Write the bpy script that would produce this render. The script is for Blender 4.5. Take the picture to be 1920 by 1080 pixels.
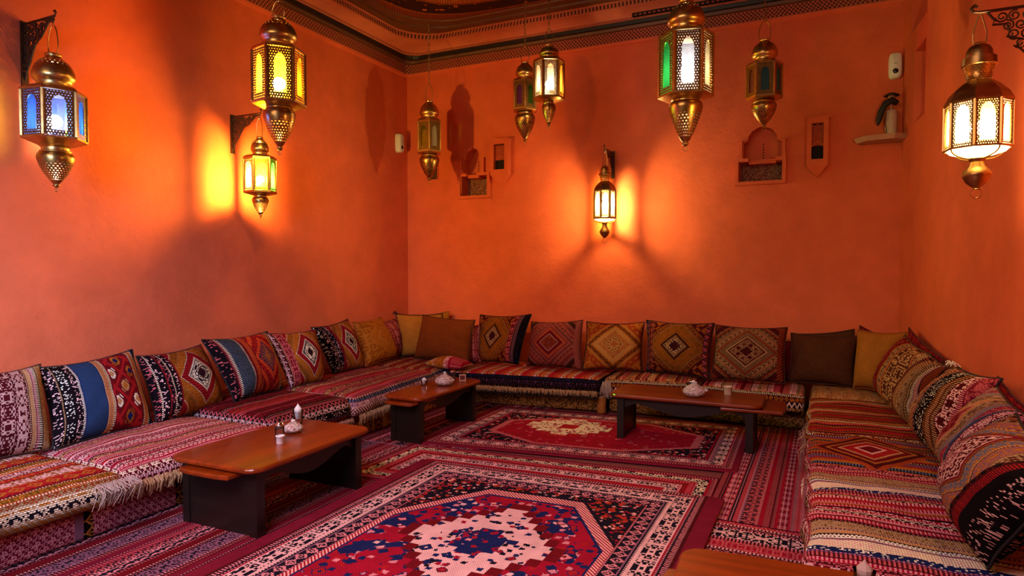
import bpy, bmesh, math, random
import numpy as np
from mathutils import Vector, Matrix, noise
S = bpy.context.scene
COL = S.collection
PI = math.pi
random.seed(7)
for o in list(bpy.data.objects):
    bpy.data.objects.remove(o)

# ------------------------------------------------------------------ camera, world, big lights, exposure
cam_d = bpy.data.cameras.new('camera')
cam = bpy.data.objects.new('camera', cam_d)
COL.objects.link(cam)
S.camera = cam
cam_d.sensor_width = 36.0
cam_d.lens = 1214.23 / 1920 * 36.0
cam_d.clip_start = 0.05
R_CAM = Matrix(((0.90098616, -0.01428436, 0.43361261),
                (0.43384783, 0.02966481, -0.90049767),
                (0.0, 0.99945783, 0.03292482)))
# columns of the camera's rotation: right, up, back
cam.matrix_world = Matrix.Translation((0, 0, 1.55)) @ R_CAM.to_4x4()

S.view_settings.view_transform = 'Standard'
S.view_settings.look = 'None'
S.view_settings.exposure = -0.15
S.view_settings.gamma = 1.0
S.view_settings.use_curve_mapping = False
S.cycles.max_bounces = 6
S.cycles.diffuse_bounces = 3
S.cycles.glossy_bounces = 3
S.cycles.transmission_bounces = 6
S.cycles.transparent_max_bounces = 12
S.cycles.sample_clamp_indirect = 3.0
S.cycles.caustics_reflective = False
S.cycles.caustics_refractive = False

world = bpy.data.worlds.new('world')
S.world = world
world.use_nodes = True
world.node_tree.nodes['Background'].inputs[0].default_value = (1.0, 0.58, 0.46, 1)
world.node_tree.nodes['Background'].inputs[1].default_value = 0.085

def area(name, loc, target, sx, sy, power, color, spread=180):
    d = bpy.data.lights.new(name, 'AREA')
    d.shape = 'RECTANGLE'; d.size = sx; d.size_y = sy
    d.energy = power; d.color = color; d.spread = math.radians(spread)
    o = bpy.data.objects.new(name, d); COL.objects.link(o)
    o.location = loc
    o.rotation_euler = (Vector(target) - Vector(loc)).to_track_quat('-Z', 'Y').to_euler()
    return o
# area lights behind the camera: assumed cool daylight from the left, and two added fills
area('overhead_fill', (-1.8, -0.6, 4.1), (-1.9, 2.5, 0.0), 2.4, 1.6, 92, (0.97, 0.70, 0.92), 75)  # soft fill added overhead for floor and seats, no doorway built
area('assumed_cool_daylight', (-2.4, -1.2, 1.9), (-4.95, 2.0, 1.05), 1.2, 1.4, 62, (0.42, 0.60, 1.0), 60)  # cool light assumed for the lower left wall, no window built
area('warm_fill_behind_camera', (-2.6, -1.2, 3.4), (-0.2, 4.6, 1.1), 3.0, 1.4, 48, (1.0, 0.66, 0.42), 110)  # warm fill added for the right wall and brass, no lamp built behind

# ------------------------------------------------------------------ helpers: objects
def link(name, verts, faces, mats=None, parent=None, smooth=False, uvs=None, fmat=None, loc=None):
    me = bpy.data.meshes.new(name)
    me.from_pydata([tuple(v) for v in verts], [], [tuple(f) for f in faces])
    if mats is not None:
        for m in (mats if isinstance(mats, (list, tuple)) else [mats]):
            me.materials.append(m)
    if fmat is not None:
        me.polygons.foreach_set('material_index', fmat)
    if smooth:
        me.polygons.foreach_set('use_smooth', [True] * len(me.polygons))
    if uvs is not None:
        l = me.uv_layers.new(name='UVMap')
        flat = []
        for f in uvs:
            for c in f:
                flat += [c[0], c[1]]
        l.data.foreach_set('uv', flat)
    me.update()
    o = bpy.data.objects.new(name, me)
    COL.objects.link(o)
    if parent is not None:
        o.parent = parent
    if loc is not None:
        o.location = loc
    return o

def empty(name, loc=(0, 0, 0), rz=0.0):
    o = bpy.data.objects.new(name, None)
    o.empty_display_size = 0.05
    COL.objects.link(o); o.location = loc; o.rotation_euler = (0, 0, rz)
    return o

def tag(o, label=None, cat=None, group=None, kind=None):
    if label: o['label'] = label
    if cat: o['category'] = cat
    if group: o['group'] = group
    if kind: o['kind'] = kind
    return o

class MB:
    """collects shapes and links them as one mesh"""
    def __init__(s): s.v = []; s.f = []; s.uv = []; s.m = []
    def add(s, v, f, uv=None, m=0):
        b = len(s.v)
        s.v += [tuple(p) for p in v]
        for i, q in enumerate(f):
            s.f.append(tuple(b + k for k in q))
            s.uv.append(uv[i] if uv else [(v[k][0] + v[k][1], v[k][2]) for k in q])
            s.m.append(m)
    def box(s, x0, x1, y0, y1, z0, z1, m=0):
        v = [(x0, y0, z0), (x1, y0, z0), (x1, y1, z0), (x0, y1, z0), (x0, y0, z1), (x1, y0, z1), (x1, y1, z1), (x0, y1, z1)]
        f = [(0, 3, 2, 1), (4, 5, 6, 7), (0, 1, 5, 4), (1, 2, 6, 5), (2, 3, 7, 6), (3, 0, 4, 7)]
        s.add(v, f, m=m)
    def lathe(s, prof, seg=24, c=(0, 0), phase=0.0, m=0, circ=1.0, flat=False):
        """prof: (r, z) list, top to bottom"""
        n = len(prof); v = []; f = []; uv = []
        for r, z in prof:
            for k in range(seg):
                a = phase + 2 * PI * k / seg
                v.append((c[0] + r * math.cos(a), c[1] + r * math.sin(a), z))
        d = [0.0]
        for i in range(1, n):
            d.append(d[-1] + math.hypot(prof[i][0] - prof[i - 1][0], prof[i][1] - prof[i - 1][1]))
        for i in range(n - 1):
            for k in range(seg):
                k2 = (k + 1) % seg
                f.append((i * seg + k, (i + 1) * seg + k, (i + 1) * seg + k2, i * seg + k2))
                u0, u1 = circ * k / seg, circ * (k + 1) / seg
                uv.append([(u0, d[i]), (u0, d[i + 1]), (u1, d[i + 1]), (u1, d[i])])
        s.add(v, f, uv, m)
    def tube(s, pts, r, seg=6, closed=False, m=0, taper=None):
        pts = [Vector(p) for p in pts]; n = len(pts); v = []; f = []
        up = Vector((0.13, 0.31, 0.94)).normalized(); prev = None
        for i, p in enumerate(pts):
            a = pts[(i - 1) % n] if (closed or i > 0) else p
            b = pts[(i + 1) % n] if (closed or i < n - 1) else p
            t = (b - a).normalized() if (b - a).length > 1e-9 else Vector((0, 0, 1))
            x = (prev if prev is not None else up)
            x = x - t * x.dot(t)
            if x.length < 1e-4:
                x = Vector((1, 0, 0)) - t * t.x
            x.normalize(); prev = x; y = t.cross(x)
            rr = r if taper is None else r * taper[i]
            for k in range(seg):
                an = 2 * PI * k / seg
                v.append(p + x * (rr * math.cos(an)) + y * (rr * math.sin(an)))
        for i in range(n if closed else n - 1):
            j = (i + 1) % n
            for k in range(seg):
                k2 = (k + 1) % seg
                f.append((i * seg + k, i * seg + k2, j * seg + k2, j * seg + k))
        if not closed:
            f.append(tuple(reversed(range(seg)))); f.append(tuple((n - 1) * seg + k for k in range(seg)))
        s.add(v, f, m=m)
    def build(s, name, mats, parent=None, smooth=False, loc=None):
        return link(name, s.v, s.f, mats, parent, smooth, s.uv, s.m, loc)

def smooth_by_angle(o, deg=40):
    me = o.data
    try:
        me.set_sharp_from_angle(angle=math.radians(deg))
    except Exception:
        pass
    return o

# ------------------------------------------------------------------ helpers: node maths
def lin(h):
    h = h.lstrip('#')
    c = [int(h[i:i + 2], 16) / 255 for i in (0, 2, 4)]
    return tuple(x / 12.92 if x <= 0.04045 else ((x + 0.055) / 1.055) ** 2.4 for x in c)

class E:
    """a scalar in a node tree, with operators"""
    def __init__(s, T, v): s.T = T; s.v = v
    def _m(s, op, *a): return s.T.math(op, s, *a)
    def __add__(s, o): return s._m('ADD', o)
    __radd__ = __add__
    def __sub__(s, o): return s._m('SUBTRACT', o)
    def __rsub__(s, o): return s.T.math('SUBTRACT', o, s)
    def __mul__(s, o): return s._m('MULTIPLY', o)
    __rmul__ = __mul__
    def __truediv__(s, o): return s._m('DIVIDE', o)
    def __neg__(s): return s * -1.0
    def floor(s): return s._m('FLOOR')
    def frac(s): return s._m('FRACT')
    def abs(s): return s._m('ABSOLUTE')
    def sin(s): return s._m('SINE')
    def lt(s, o): return s._m('LESS_THAN', o)
    def gt(s, o): return s._m('GREATER_THAN', o)
    def min(s, o): return s._m('MINIMUM', o)
    def max(s, o): return s._m('MAXIMUM', o)
    def q(s, st): return (s * (1.0 / st)).floor() * st + st * 0.5
    def tri(s, p): return ((s * (1.0 / p)).frac() - 0.5).abs() * 2.0
    def near(s, c, w): return s.T.math('COMPARE', s, c, w)

class Tree:
    def __init__(s, name):
        s.m = bpy.data.materials.new(name); s.m.use_nodes = True
        s.nt = s.m.node_tree; s.nt.nodes.clear()
        s.out = s.nt.nodes.new('ShaderNodeOutputMaterial')
    def n(s, t, **kw):
        x = s.nt.nodes.new(t)
        for k, v in kw.items(): setattr(x, k, v)
        return x
    def put(s, sock, v):
        if isinstance(v, E): v = v.v
        if isinstance(v, bpy.types.NodeSocket): s.nt.links.new(v, sock)
        elif isinstance(v, (tuple, list)):
            sock.default_value = tuple(v) + (1.0,) if len(sock.default_value) == 4 and len(v) == 3 else tuple(v)
        else: sock.default_value = v
    def math(s, op, *a):
        x = s.n('ShaderNodeMath', operation=op)
        for i, v in enumerate(a): s.put(x.inputs[i], v)
        return E(s, x.outputs[0])
    def uv(s):
        t = s.n('ShaderNodeUVMap'); sp = s.n('ShaderNodeSeparateXYZ')
        s.nt.links.new(t.outputs[0], sp.inputs[0])
        return E(s, sp.outputs[0]), E(s, sp.outputs[1])
    def obj(s):
        t = s.n('ShaderNodeTexCoord'); return t.outputs['Object']
    def xyz(s, vec):
        sp = s.n('ShaderNodeSeparateXYZ'); s.nt.links.new(vec, sp.inputs[0])
        return [E(s, sp.outputs[i]) for i in range(3)]
    def vec(s, x, y, z=0.0):
        c = s.n('ShaderNodeCombineXYZ')
        for i, v in enumerate((x, y, z)): s.put(c.inputs[i], v)
        return c.outputs[0]
    def mix(s, fac, a, b):
        x = s.n('ShaderNodeMix', data_type='RGBA')
        s.put(x.inputs[0], fac); s.put(x.inputs[6], a); s.put(x.inputs[7], b)
        return x.outputs[2]
    def mul(s, a, b, fac=1.0):
        x = s.n('ShaderNodeMix', data_type='RGBA', blend_type='MULTIPLY')
        s.put(x.inputs[0], fac); s.put(x.inputs[6], a); s.put(x.inputs[7], b)
        return x.outputs[2]
    def gray(s, v):
        c = s.n('ShaderNodeCombineColor')
        for i in range(3): s.put(c.inputs[i], v)
        return c.outputs[0]
    def ramp(s, x, stops, interp='CONSTANT'):
        r = s.n('ShaderNodeValToRGB'); r.color_ramp.interpolation = interp
        el = r.color_ramp.elements
        while len(el) > 1: el.remove(el[-1])
        el[0].position = 0.0; c0 = stops[0][1]; el[0].color = tuple(c0) + (1,)
        for p, c in stops[1:]:
            e = el.new(min(1.0, p)); e.color = tuple(c) + (1,)
        s.put(r.inputs[0], x)
        return r.outputs[0]
    def white(s, x, y, z=0.0):
        w = s.n('ShaderNodeTexWhiteNoise', noise_dimensions='3D')
        s.nt.links.new(s.vec(x, y, z), w.inputs[0])
        return E(s, w.outputs[0])
    def noise(s, vec, scale=5.0, detail=2.0, rough=0.5):
        w = s.n('ShaderNodeTexNoise'); w.inputs['Scale'].default_value = scale
        w.inputs['Detail'].default_value = detail; w.inputs['Roughness'].default_value = rough
        if vec is not None: s.nt.links.new(vec, w.inputs['Vector'])
        return E(s, w.outputs[0])
    def voro(s, vec, scale, metric='MANHATTAN'):
        w = s.n('ShaderNodeTexVoronoi', distance=metric); w.inputs['Scale'].default_value = scale
        s.nt.links.new(vec, w.inputs['Vector'])
        sp = s.n('ShaderNodeSeparateColor'); s.nt.links.new(w.outputs['Color'], sp.inputs[0])
        return E(s, w.outputs['Distance']), E(s, sp.outputs[0]), E(s, sp.outputs[1])
    def bump(s, h, strength, dist):
        b = s.n('ShaderNodeBump'); b.inputs['Strength'].default_value = strength
        b.inputs['Distance'].default_value = dist
        s.put(b.inputs['Height'], h)
        return b.outputs[0]
    def bsdf(s, color, rough=0.6, metal=0.0, spec=0.5, normal=None, sheen=0.0, coat=0.0, trans=0.0, ior=1.45, alpha=None, out=True):
        p = s.n('ShaderNodeBsdfPrincipled')
        s.put(p.inputs['Base Color'], color); s.put(p.inputs['Roughness'], rough)
        s.put(p.inputs['Metallic'], metal)
        p.inputs['Specular IOR Level'].default_value = spec
        p.inputs['Coat Weight'].default_value = coat; p.inputs['Coat Roughness'].default_value = 0.12
        p.inputs['Transmission Weight'].default_value = trans; p.inputs['IOR'].default_value = ior
        if sheen:
            p.inputs['Sheen Weight'].default_value = sheen; p.inputs['Sheen Roughness'].default_value = 0.6
        if alpha is not None: s.put(p.inputs['Alpha'], alpha)
        if normal is not None: s.nt.links.new(normal, p.inputs['Normal'])
        if out: s.nt.links.new(p.outputs[0], s.out.inputs[0])
        return p.outputs[0]

# ------------------------------------------------------------------ palette (albedo)
P = {k: lin(v) for k, v in dict(
    red='#a81c20', crimson='#a0122a', deep='#6d0f18', maroon='#4d1016', rose='#c4565a', pink='#dc8488', blush='#ecb2aa',
    cream='#ecd2ae', ivory='#f4e6cf', black='#150c10', ink='#1a1420', navy='#1a2150', blue='#273a5c', steel='#5a6480',
    gold='#b66a22', ochre='#984f16', olive='#6a4414', orange='#cf5a26', rust='#a03f1c', brown='#54281a', choc='#3a1a12',
    tan='#c48e5e', sand='#b08a64', mauve='#8a5668', purple='#5c3058', wine='#78182c').items()}

def kilim(T, u, v, bands, per=None, wob=0.0, seed=0.0, kn=0.008, rep=True):
    """woven bands across v, each band = (width, ground, figure, code); codes: 0 plain, 1 dashes, 2 zigzag, 3 motif, 4 lozenges, 5 fine stitch"""
    tot = sum(b[0] for b in bands)
    if wob:
        nz = T.noise(T.vec(u * 3.1 + seed, v * 2.0, seed), 1.0, 2.0)
        v = v + (nz - 0.5) * wob
    uq = u.q(kn); vq = v.q(kn)
    x = vq * (1.0 / tot)
    x = x.frac() if rep else x.max(0.0).min(0.9999)
    pos = 0.0; sa = []; sb = []; sc = []; sp = []
    for w, a, b, c in bands:
        sa.append((pos, P[a] if isinstance(a, str) else a)); sb.append((pos, P[b] if isinstance(b, str) else b))
        sc.append((pos, (c / 8.0,) * 3)); sp.append((pos, (pos, w / tot, 0)))
        pos += w / tot
    ca = T.ramp(x, sa); cb = T.ramp(x, sb)
    code = T.n('ShaderNodeSeparateColor'); T.nt.links.new(T.ramp(x, sc), code.inputs[0]); code = E(T, code.outputs[0]) * 8.0
    lc = T.n('ShaderNodeSeparateColor'); T.nt.links.new(T.ramp(x, sp), lc.inputs[0])
    start = E(T, lc.outputs[0]); width = E(T, lc.outputs[1])
    wm = width * tot                                   # band width in metres
    loc = (x - start) / width                          # 0..1 inside the band
    lm = (loc - 0.5).abs() * 2.0                       # 0 centre .. 1 edge
    cell = wm.max(kn * 5.0) * 0.9
    fu = (uq / cell).frac(); tu = (fu - 0.5).abs() * 2.0
    cid = (uq / cell).floor()
    m1 = (uq * (0.5 / kn)).frac().lt(0.5) * lm.lt(0.7)
    m2 = (tu - loc).abs().lt(0.24)
    qx = (tu * 4.99).floor(); qy = (lm * 4.99).floor()
    par = T.math('MODULO', cid.abs(), 2.0)
    m3 = T.white(qx + par * 11.0, qy, start * 91.7 + seed).gt(0.5) * lm.lt(0.93)
    dd = tu + lm
    m7 = T.white((uq / kn).floor(), (vq / kn).floor(), seed).gt(0.83) * lm.lt(0.9)
    m6 = T.white(qx + par * 7.0, qy, start * 57.3 + seed + 3.0).gt(0.72) * lm.lt(0.9)
    m4 = dd.lt(0.95) * (1.0 - dd.lt(0.55)) + dd.lt(0.25)
    m5 = (uq * (0.25 / kn) + vq * (0.25 / kn)).frac().lt(0.5)
    mask = code.near(1.0, 0.4) * m1 + code.near(2.0, 0.4) * m2 + code.near(3.0, 0.4) * m3 + code.near(4.0, 0.4) * m4 + code.near(5.0, 0.4) * m5 + code.near(6.0, 0.4) * m6 + code.near(7.0, 0.4) * m7
    return T.mix(mask, ca, cb)

def weave(T, u, v, col, thread=0.007, amount=0.35, wear=0.25, rough=0.95, sheen=0.0, bump=0.5, scale=1.0):
    """thread rows and worn patches over a pattern, then the cloth shader"""
    row = (v * (1.0 / thread)).floor()
    st = (u * (0.6 / thread) + row * 0.5).frac()
    k = st.lt(0.5) * amount + (1.0 - amount)
    w = T.noise(T.vec(u * 9.0, v * 9.0), 1.0, 3.0)
    k = k * (1.0 - wear + w * (2.0 * wear))
    col = T.mul(col, T.gray(k))
    h = (u * (2 * PI * 0.6 / thread) + row * PI).sin() * 0.5 + (v * (2 * PI / thread)).sin()
    return T.bsdf(col, rough, spec=0.05, sheen=sheen, normal=T.bump(h, bump, 0.003))

MATS = {}
def fabric(name, fn, **kw):
    if name in MATS: return MATS[name]
    T = Tree(name); u, v = T.uv()
    weave(T, u, v, fn(T, u, v), **kw)
    MATS[name] = T.m
    return T.m

def plain(name, color, rough=0.6, metal=0.0, spec=0.5, vary=0.2, vs=8.0, coat=0.0, bump=0.0, bs=60.0):
    if name in MATS: return MATS[name]
    T = Tree(name); ob = T.obj()
    nz = T.noise(ob, vs, 3.0)
    c = T.mul(color, T.gray(nz * (2 * vary) + (1 - vary)))
    nrm = T.bump(T.noise(ob, bs, 2.0), bump, 0.01) if bump else None
    T.bsdf(c, rough, metal, spec, nrm, coat=coat)
    MATS[name] = T.m
    return T.m

# ------------------------------------------------------------------ plaster, wood, metal
def plaster(name='orange_plaster', base=(0.64, 0.108, 0.042)):
    T = Tree(name); g = T.n('ShaderNodeNewGeometry'); pos = g.outputs['Position']
    big = T.noise(pos, 0.7, 3.0, 0.55); mid = T.noise(pos, 3.5, 4.0, 0.6)
    x, y, z = T.xyz(pos)
    scr = T.noise(T.vec(x * 6 + z * 2, y * 6 + z * 2, z * 6 - x - y), 1.0, 6.0, 0.68)
    c = T.mix(big, tuple(k * 0.86 for k in base), tuple(min(1, k * q) for k, q in zip(base, (1.12, 1.22, 1.25))))
    c = T.mul(c, T.gray(mid * 0.5 + 0.75))
    speck = T.noise(pos, 38.0, 2.0, 0.5)
    c = T.mul(c, T.gray(1.0 - speck.gt(0.735) * 0.28))
    h = scr * 0.7 + mid * 0.5 + T.noise(pos, 90.0, 2.0) * 0.12
    T.bsdf(c, 0.72, spec=0.25, normal=T.bump(h, 0.55, 0.02))
    return T.m
M_PLASTER = plaster()

def wood(name, c0, c1, coat=0.35, rough=0.33, axis=1):
    T = Tree(name); ob = T.obj(); x, y, z = T.xyz(ob)
    a, b = (x, y) if axis == 1 else (y, x)
    g = T.noise(T.vec(a * 26.0, b * 1.6, z * 26.0), 1.0, 5.0, 0.62)
    g2 = T.noise(T.vec(a * 5.0, b * 0.5, z * 5.0), 1.0, 3.0)
    plank = T.white((a * 7.0).floor(), 3.0)
    c = T.mix(((g * 1.1 + g2 * 0.9) - 0.5), c0, c1)
    c = T.mul(c, T.gray(plank * 0.22 + 0.86))
    T.bsdf(c, rough, spec=0.5, coat=coat, normal=T.bump(g, 0.12, 0.004))
    return T.m
M_WOOD_Y = wood('honey_wood_lengthwise', lin('#300b01'), lin('#a43c06'), axis=1)
M_WOOD_X = wood('honey_wood_crosswise', lin('#300b01'), lin('#a43c06'), axis=0)
M_DARKWOOD = wood('near_black_wood', lin('#090605'), lin('#1c120d'), coat=0.12, rough=0.4)

def brass(name, c=(0.60, 0.37, 0.13), rough=0.31, holes=None, dark=0.5):
    """holes = (cells per unit u, cells per unit v, radius, v0, v1) for a pierced sheet"""
    T = Tree(name); ob = T.obj()
    nz = T.noise(ob, 22.0, 4.0, 0.6); big = T.noise(ob, 5.0, 2.0)
    k = nz * dark + big * 0.5 + (0.75 - dark * 0.5)
    col = T.mul(c, T.gray(k))
    r = nz * 0.22 + (rough - 0.10)
    alpha = None
    if holes:
        u, v = T.uv(); nu, nv, rad, v0, v1 = holes
        row = (v * nv).floor()
        fx = (u * nu + row * 0.5).frac() - 0.5; fy = (v * nv).frac() - 0.5
        d = fx * fx + fy * fy
        alpha = 1.0 - d.lt(rad * rad) * v.gt(v0) * v.lt(v1)
    T.bsdf(col, r, 1.0, 0.5, alpha=alpha)
    return T.m
M_BRASS = brass('aged_brass')
M_BRASS_DARK = brass('dark_brass', (0.40, 0.225, 0.080), 0.34, dark=0.8)
M_IRON = plain('rusted_iron', (0.070, 0.030, 0.016), 0.5, 0.7, vary=0.4, vs=30)
M_DOME = brass('pierced_brass_dome', holes=(22, 13.0, 0.20, 0.22, 0.46))
M_BOWL = brass('pierced_brass_bowl', (0.40, 0.22, 0.07), 0.3, holes=(24, 15.0, 0.29, 0.30, 0.86), dark=0.7)

def filigree():
    T = Tree('filigree_brass_panel'); u, v = T.uv()
    fx = (u * 10.0 + (v * 10.0).floor() * 0.5).frac() - 0.5; fy = (v * 10.0).frac() - 0.5
    d = (fx * fx + fy * fy)
    ins = u.gt(0.10) * u.lt(0.90)
    alpha = 1.0 - d.lt(0.062) * ins
    nz = T.noise(T.obj(), 25.0, 3.0)
    T.bsdf(T.mul((0.26, 0.14, 0.042), T.gray(nz * 0.7 + 0.6)), 0.42, 1.0, alpha=alpha)
    return T.m
M_FILI = filigree()

GL = {}
def lamp_glass(name, c, clear=0.78):
    if name in GL: return GL[name]
    T = Tree('lamp_glass_' + name)
    tr = T.n('ShaderNodeBsdfTransparent'); tl = T.n('ShaderNodeBsdfTranslucent'); gl = T.n('ShaderNodeBsdfGlossy')
    df = T.n('ShaderNodeBsdfDiffuse')
    nz = T.noise(T.obj(), 70.0, 2.0)
    col = T.mul(c, T.gray(nz * 0.5 + 0.75))
    for b in (tr, tl, df): T.put(b.inputs[0], col)
    gl.inputs['Roughness'].default_value = 0.15
    nrm = T.bump(nz, 0.4, 0.004); T.nt.links.new(nrm, gl.inputs['Normal'])
    a = T.n('ShaderNodeMixShader'); a.inputs[0].default_value = 0.7
    T.nt.links.new(df.outputs[0], a.inputs[1]); T.nt.links.new(tl.outputs[0], a.inputs[2])
    b = T.n('ShaderNodeMixShader'); b.inputs[0].default_value = clear
    T.nt.links.new(a.outputs[0], b.inputs[1]); T.nt.links.new(tr.outputs[0], b.inputs[2])
    e = T.n('ShaderNodeMixShader'); e.inputs[0].default_value = 0.06
    T.nt.links.new(b.outputs[0], e.inputs[1]); T.nt.links.new(gl.outputs[0], e.inputs[2])
    T.nt.links.new(e.outputs[0], T.out.inputs[0])
    GL[name] = T.m
    return T.m
for nm, c in dict(clear=(0.96, 0.92, 0.82), amber=(1.0, 0.52, 0.06), yellow=(1.0, 0.82, 0.36), blue=(0.05, 0.16, 0.95), green=(0.06, 0.75, 0.12),
                  lime=(0.50, 0.95, 0.05), orange=(0.95, 0.30, 0.02), violet=(0.28, 0.08, 0.62), teal=(0.08, 0.30, 0.44), rosy=(0.85, 0.20, 0.16), sky=(0.20, 0.34, 1.0), reflect_white=(0.92, 0.90, 0.80)).items():  # last glass: its white colour stands in for light reflected on the pane
    lamp_glass(nm, c, {'clear': 0.88, 'yellow': 0.91, 'amber': 0.86, 'lime': 0.88, 'teal': 0.30, 'violet': 0.30, 'rosy': 0.30, 'reflect_white': 0.08}.get(nm, 0.93))
lamp_glass('diffuser', (0.98, 0.88, 0.70), 0.45)

def emit(name, color, strength):
    T = Tree(name); e = T.n('ShaderNodeEmission'); T.put(e.inputs[0], color); e.inputs[1].default_value = strength
    T.nt.links.new(e.outputs[0], T.out.inputs[0])
    return T.m

# ------------------------------------------------------------------ the room
XL, YB = -4.95, 7.114
CR = Vector((0.641, YB))                                   # right back corner in plan
def xr(y): return CR.x + 0.10 * (YB - y)
Y0 = -1.2                                                  # the room stays open behind the camera
ZT = 4.42

def solid(name, quad, z0, z1):
    v = [(x, y, z0) for x, y in quad] + [(x, y, z1) for x, y in quad]
    f = [(3, 2, 1, 0), (4, 5, 6, 7), (0, 1, 5, 4), (1, 2, 6, 5), (2, 3, 7, 6), (3, 0, 4, 7)]
    return link(name, v, f, M_PLASTER)

def cut(o, cutters):
    """take the cutters' volumes out of o, then throw the cutters away"""
    for c in cutters:
        m = o.modifiers.new('cut', 'BOOLEAN'); m.operation = 'DIFFERENCE'; m.object = c; m.solver = 'EXACT'
    dg = bpy.context.evaluated_depsgraph_get(); dg.update()
    me = bpy.data.meshes.new_from_object(o.evaluated_get(dg))
    o.modifiers.clear(); old = o.data; o.data = me; bpy.data.meshes.remove(old)
    for c in cutters: bpy.data.objects.remove(c)

def prism_y(name, outline, y0, y1):
    """outline in (x, z), extruded along y"""
    n = len(outline)
    v = [(x, y0, z) for x, z in outline] + [(x, y1, z) for x, z in outline]
    f = [tuple(range(n)), tuple(reversed(range(n, 2 * n)))] + [(i, i + n, (i + 1) % n + n, (i + 1) % n) for i in range(n)]
    o = link(name, v, f, M_PLASTER)
    bm = bmesh.new(); bm.from_mesh(o.data); bmesh.ops.recalc_face_normals(bm, faces=bm.faces); bm.to_mesh(o.data); bm.free()
    return o

wl = tag(solid('wall_left', [(XL - 0.3, Y0), (XL, Y0), (XL, YB + 0.3), (XL - 0.3, YB + 0.3)], 0, 4.6), kind='structure')
wb = tag(solid('wall_back', [(XL, YB), (CR.x, YB), (CR.x, YB + 0.3), (XL, YB + 0.3)], 0, 4.6), kind='structure')
wr = tag(solid('wall_right', [(xr(Y0), Y0), (xr(Y0) + 0.3, Y0), (xr(YB + 0.3) + 0.3, YB + 0.3), (xr(YB + 0.3), YB + 0.3)], 0, 4.6), kind='structure')
def arch(xa, xb, z0, zs, zt, n=8, step=0.16):
    """a stepped keel arch outline"""
    c = (xa + xb) / 2; h = (xb - xa) / 2
    pts = [(xa, z0), (xb, z0), (xb, zs)]
    prof = [(1.0, 0.0), (1.0, 0.12), (0.80, 0.22), (0.74, 0.48), (0.55, 0.74), (0.28, 0.88), (0.0, 1.0)]
    for a, b in prof[1:]: pts.append((c + h * a, zs + (zt - zs) * b))
    for a, b in reversed(prof[1:-1]): pts.append((c - h * a, zs + (zt - zs) * b))
    pts.append((xa, zs))
    return pts
N1 = dict(x0=-4.165, x1=-3.710, z0=2.398, z1=2.712, ax0=-4.095, ax1=-3.835, az=3.035)
N3 = dict(x0=-0.845, x1=-0.358, z0=2.388, z1=2.660, ax0=-0.765, ax1=-0.405, az=2.990)
cutters = []
for q in (N1, N3):
    cutters.append(prism_y('cut', [(q['x0'] + 0.035, q['z0'] + 0.035), (q['x1'] - 0.035, q['z0'] + 0.035), (q['x1'] - 0.035, q['z1'] - 0.035), (q['x0'] + 0.035, q['z1'] - 0.035)], YB - 0.05, YB + 0.18))
    cutters.append(prism_y('cut', arch(q['ax0'], q['ax1'], q['z1'] - 0.05, q['z1'] + 0.14, q['az']), YB - 0.05, YB + 0.15))
cut(wb, cutters)
cutters = []
for (ya, yb, za, zb, dp) in ((6.28, 6.66, 2.80, 3.42, 0.14), (6.26, 6.80, 3.62, 4.05, 0.16)):
    v = []
    for z in (za, zb):
        for y, s in ((ya, -0.05), (yb, -0.05), (yb, dp), (ya, dp)):
            v.append((xr(y) + s, y, z))
    c = link('cut', v, [(3, 2, 1, 0), (4, 5, 6, 7), (0, 1, 5, 4), (1, 2, 6, 5), (2, 3, 7, 6), (3, 0, 4, 7)], M_PLASTER)
    bm = bmesh.new(); bm.from_mesh(c.data); bmesh.ops.recalc_face_normals(bm, faces=bm.faces); bm.to_mesh(c.data); bm.free()
    cutters.append(c)
cut(wr, cutters)

M_FLOOR = plain('worn_red_floor', (0.16, 0.03, 0.025), 0.8)
fl = MB(); fl.box(XL, 1.4, Y0, YB, -0.06, 0.0)
tag(fl.build('floor', M_FLOOR), kind='structure')

# ---- painted ceiling
def painted_ceiling():
    T = Tree('painted_ceiling'); g = T.n('ShaderNodeNewGeometry'); x, y, z = T.xyz(g.outputs['Position'])
    cx, cy = -2.16, 4.9
    ax = (x - cx).abs(); ay = (y - cy).abs()
    d = T.math('POWER', ax * (1 / 2.25), 5.0) + T.math('POWER', ay * (1 / 1.68), 5.0)
    d = T.math('POWER', d, 1 / 5.0)
    a1 = (x * 30.0 + y * 22.0).frac() - 0.5; a2 = (x * 30.0 - y * 22.0).frac() - 0.5
    lat = (a1.abs().lt(0.16) + a2.abs().lt(0.16)).min(1.0)
    vd, vr, vg = T.voro(T.vec(x, y), 9.0)
    flower = vd.lt(0.30) * (1 - vd.lt(0.12))
    bandsA = [(0.0, lin('#141a30')), (0.60, lin('#7a3a18')), (0.62, lin('#1a0c0a')), (0.76, lin('#7a3a18')), (0.78, lin('#1c0d0a')), (0.885, lin('#7a3a18')), (0.90, lin('#140a09'))]
    bandsB = [(0.0, lin('#d08060')), (0.60, lin('#150a08')), (0.62, lin('#c8742e')), (0.76, lin('#150a08')), (0.78, lin('#b85c28')), (0.885, lin('#150a08')), (0.90, lin('#8a3a1c'))]
    pick = T.ramp(d * 0.92, [(0.0, (1, 0, 0)), (0.62, (0, 1, 0)), (0.76, (1, 0, 0)), (0.90, (0, 1, 0))])
    sp = T.n('ShaderNodeSeparateColor'); T.nt.links.new(pick, sp.inputs[0])
    m = E(T, sp.outputs[0]) * flower + E(T, sp.outputs[1]) * lat
    c = T.mix(m, T.ramp(d * 0.92, bandsA), T.ramp(d * 0.92, bandsB))
    T.bsdf(c, 0.5, spec=0.3)
    return T.m
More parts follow.
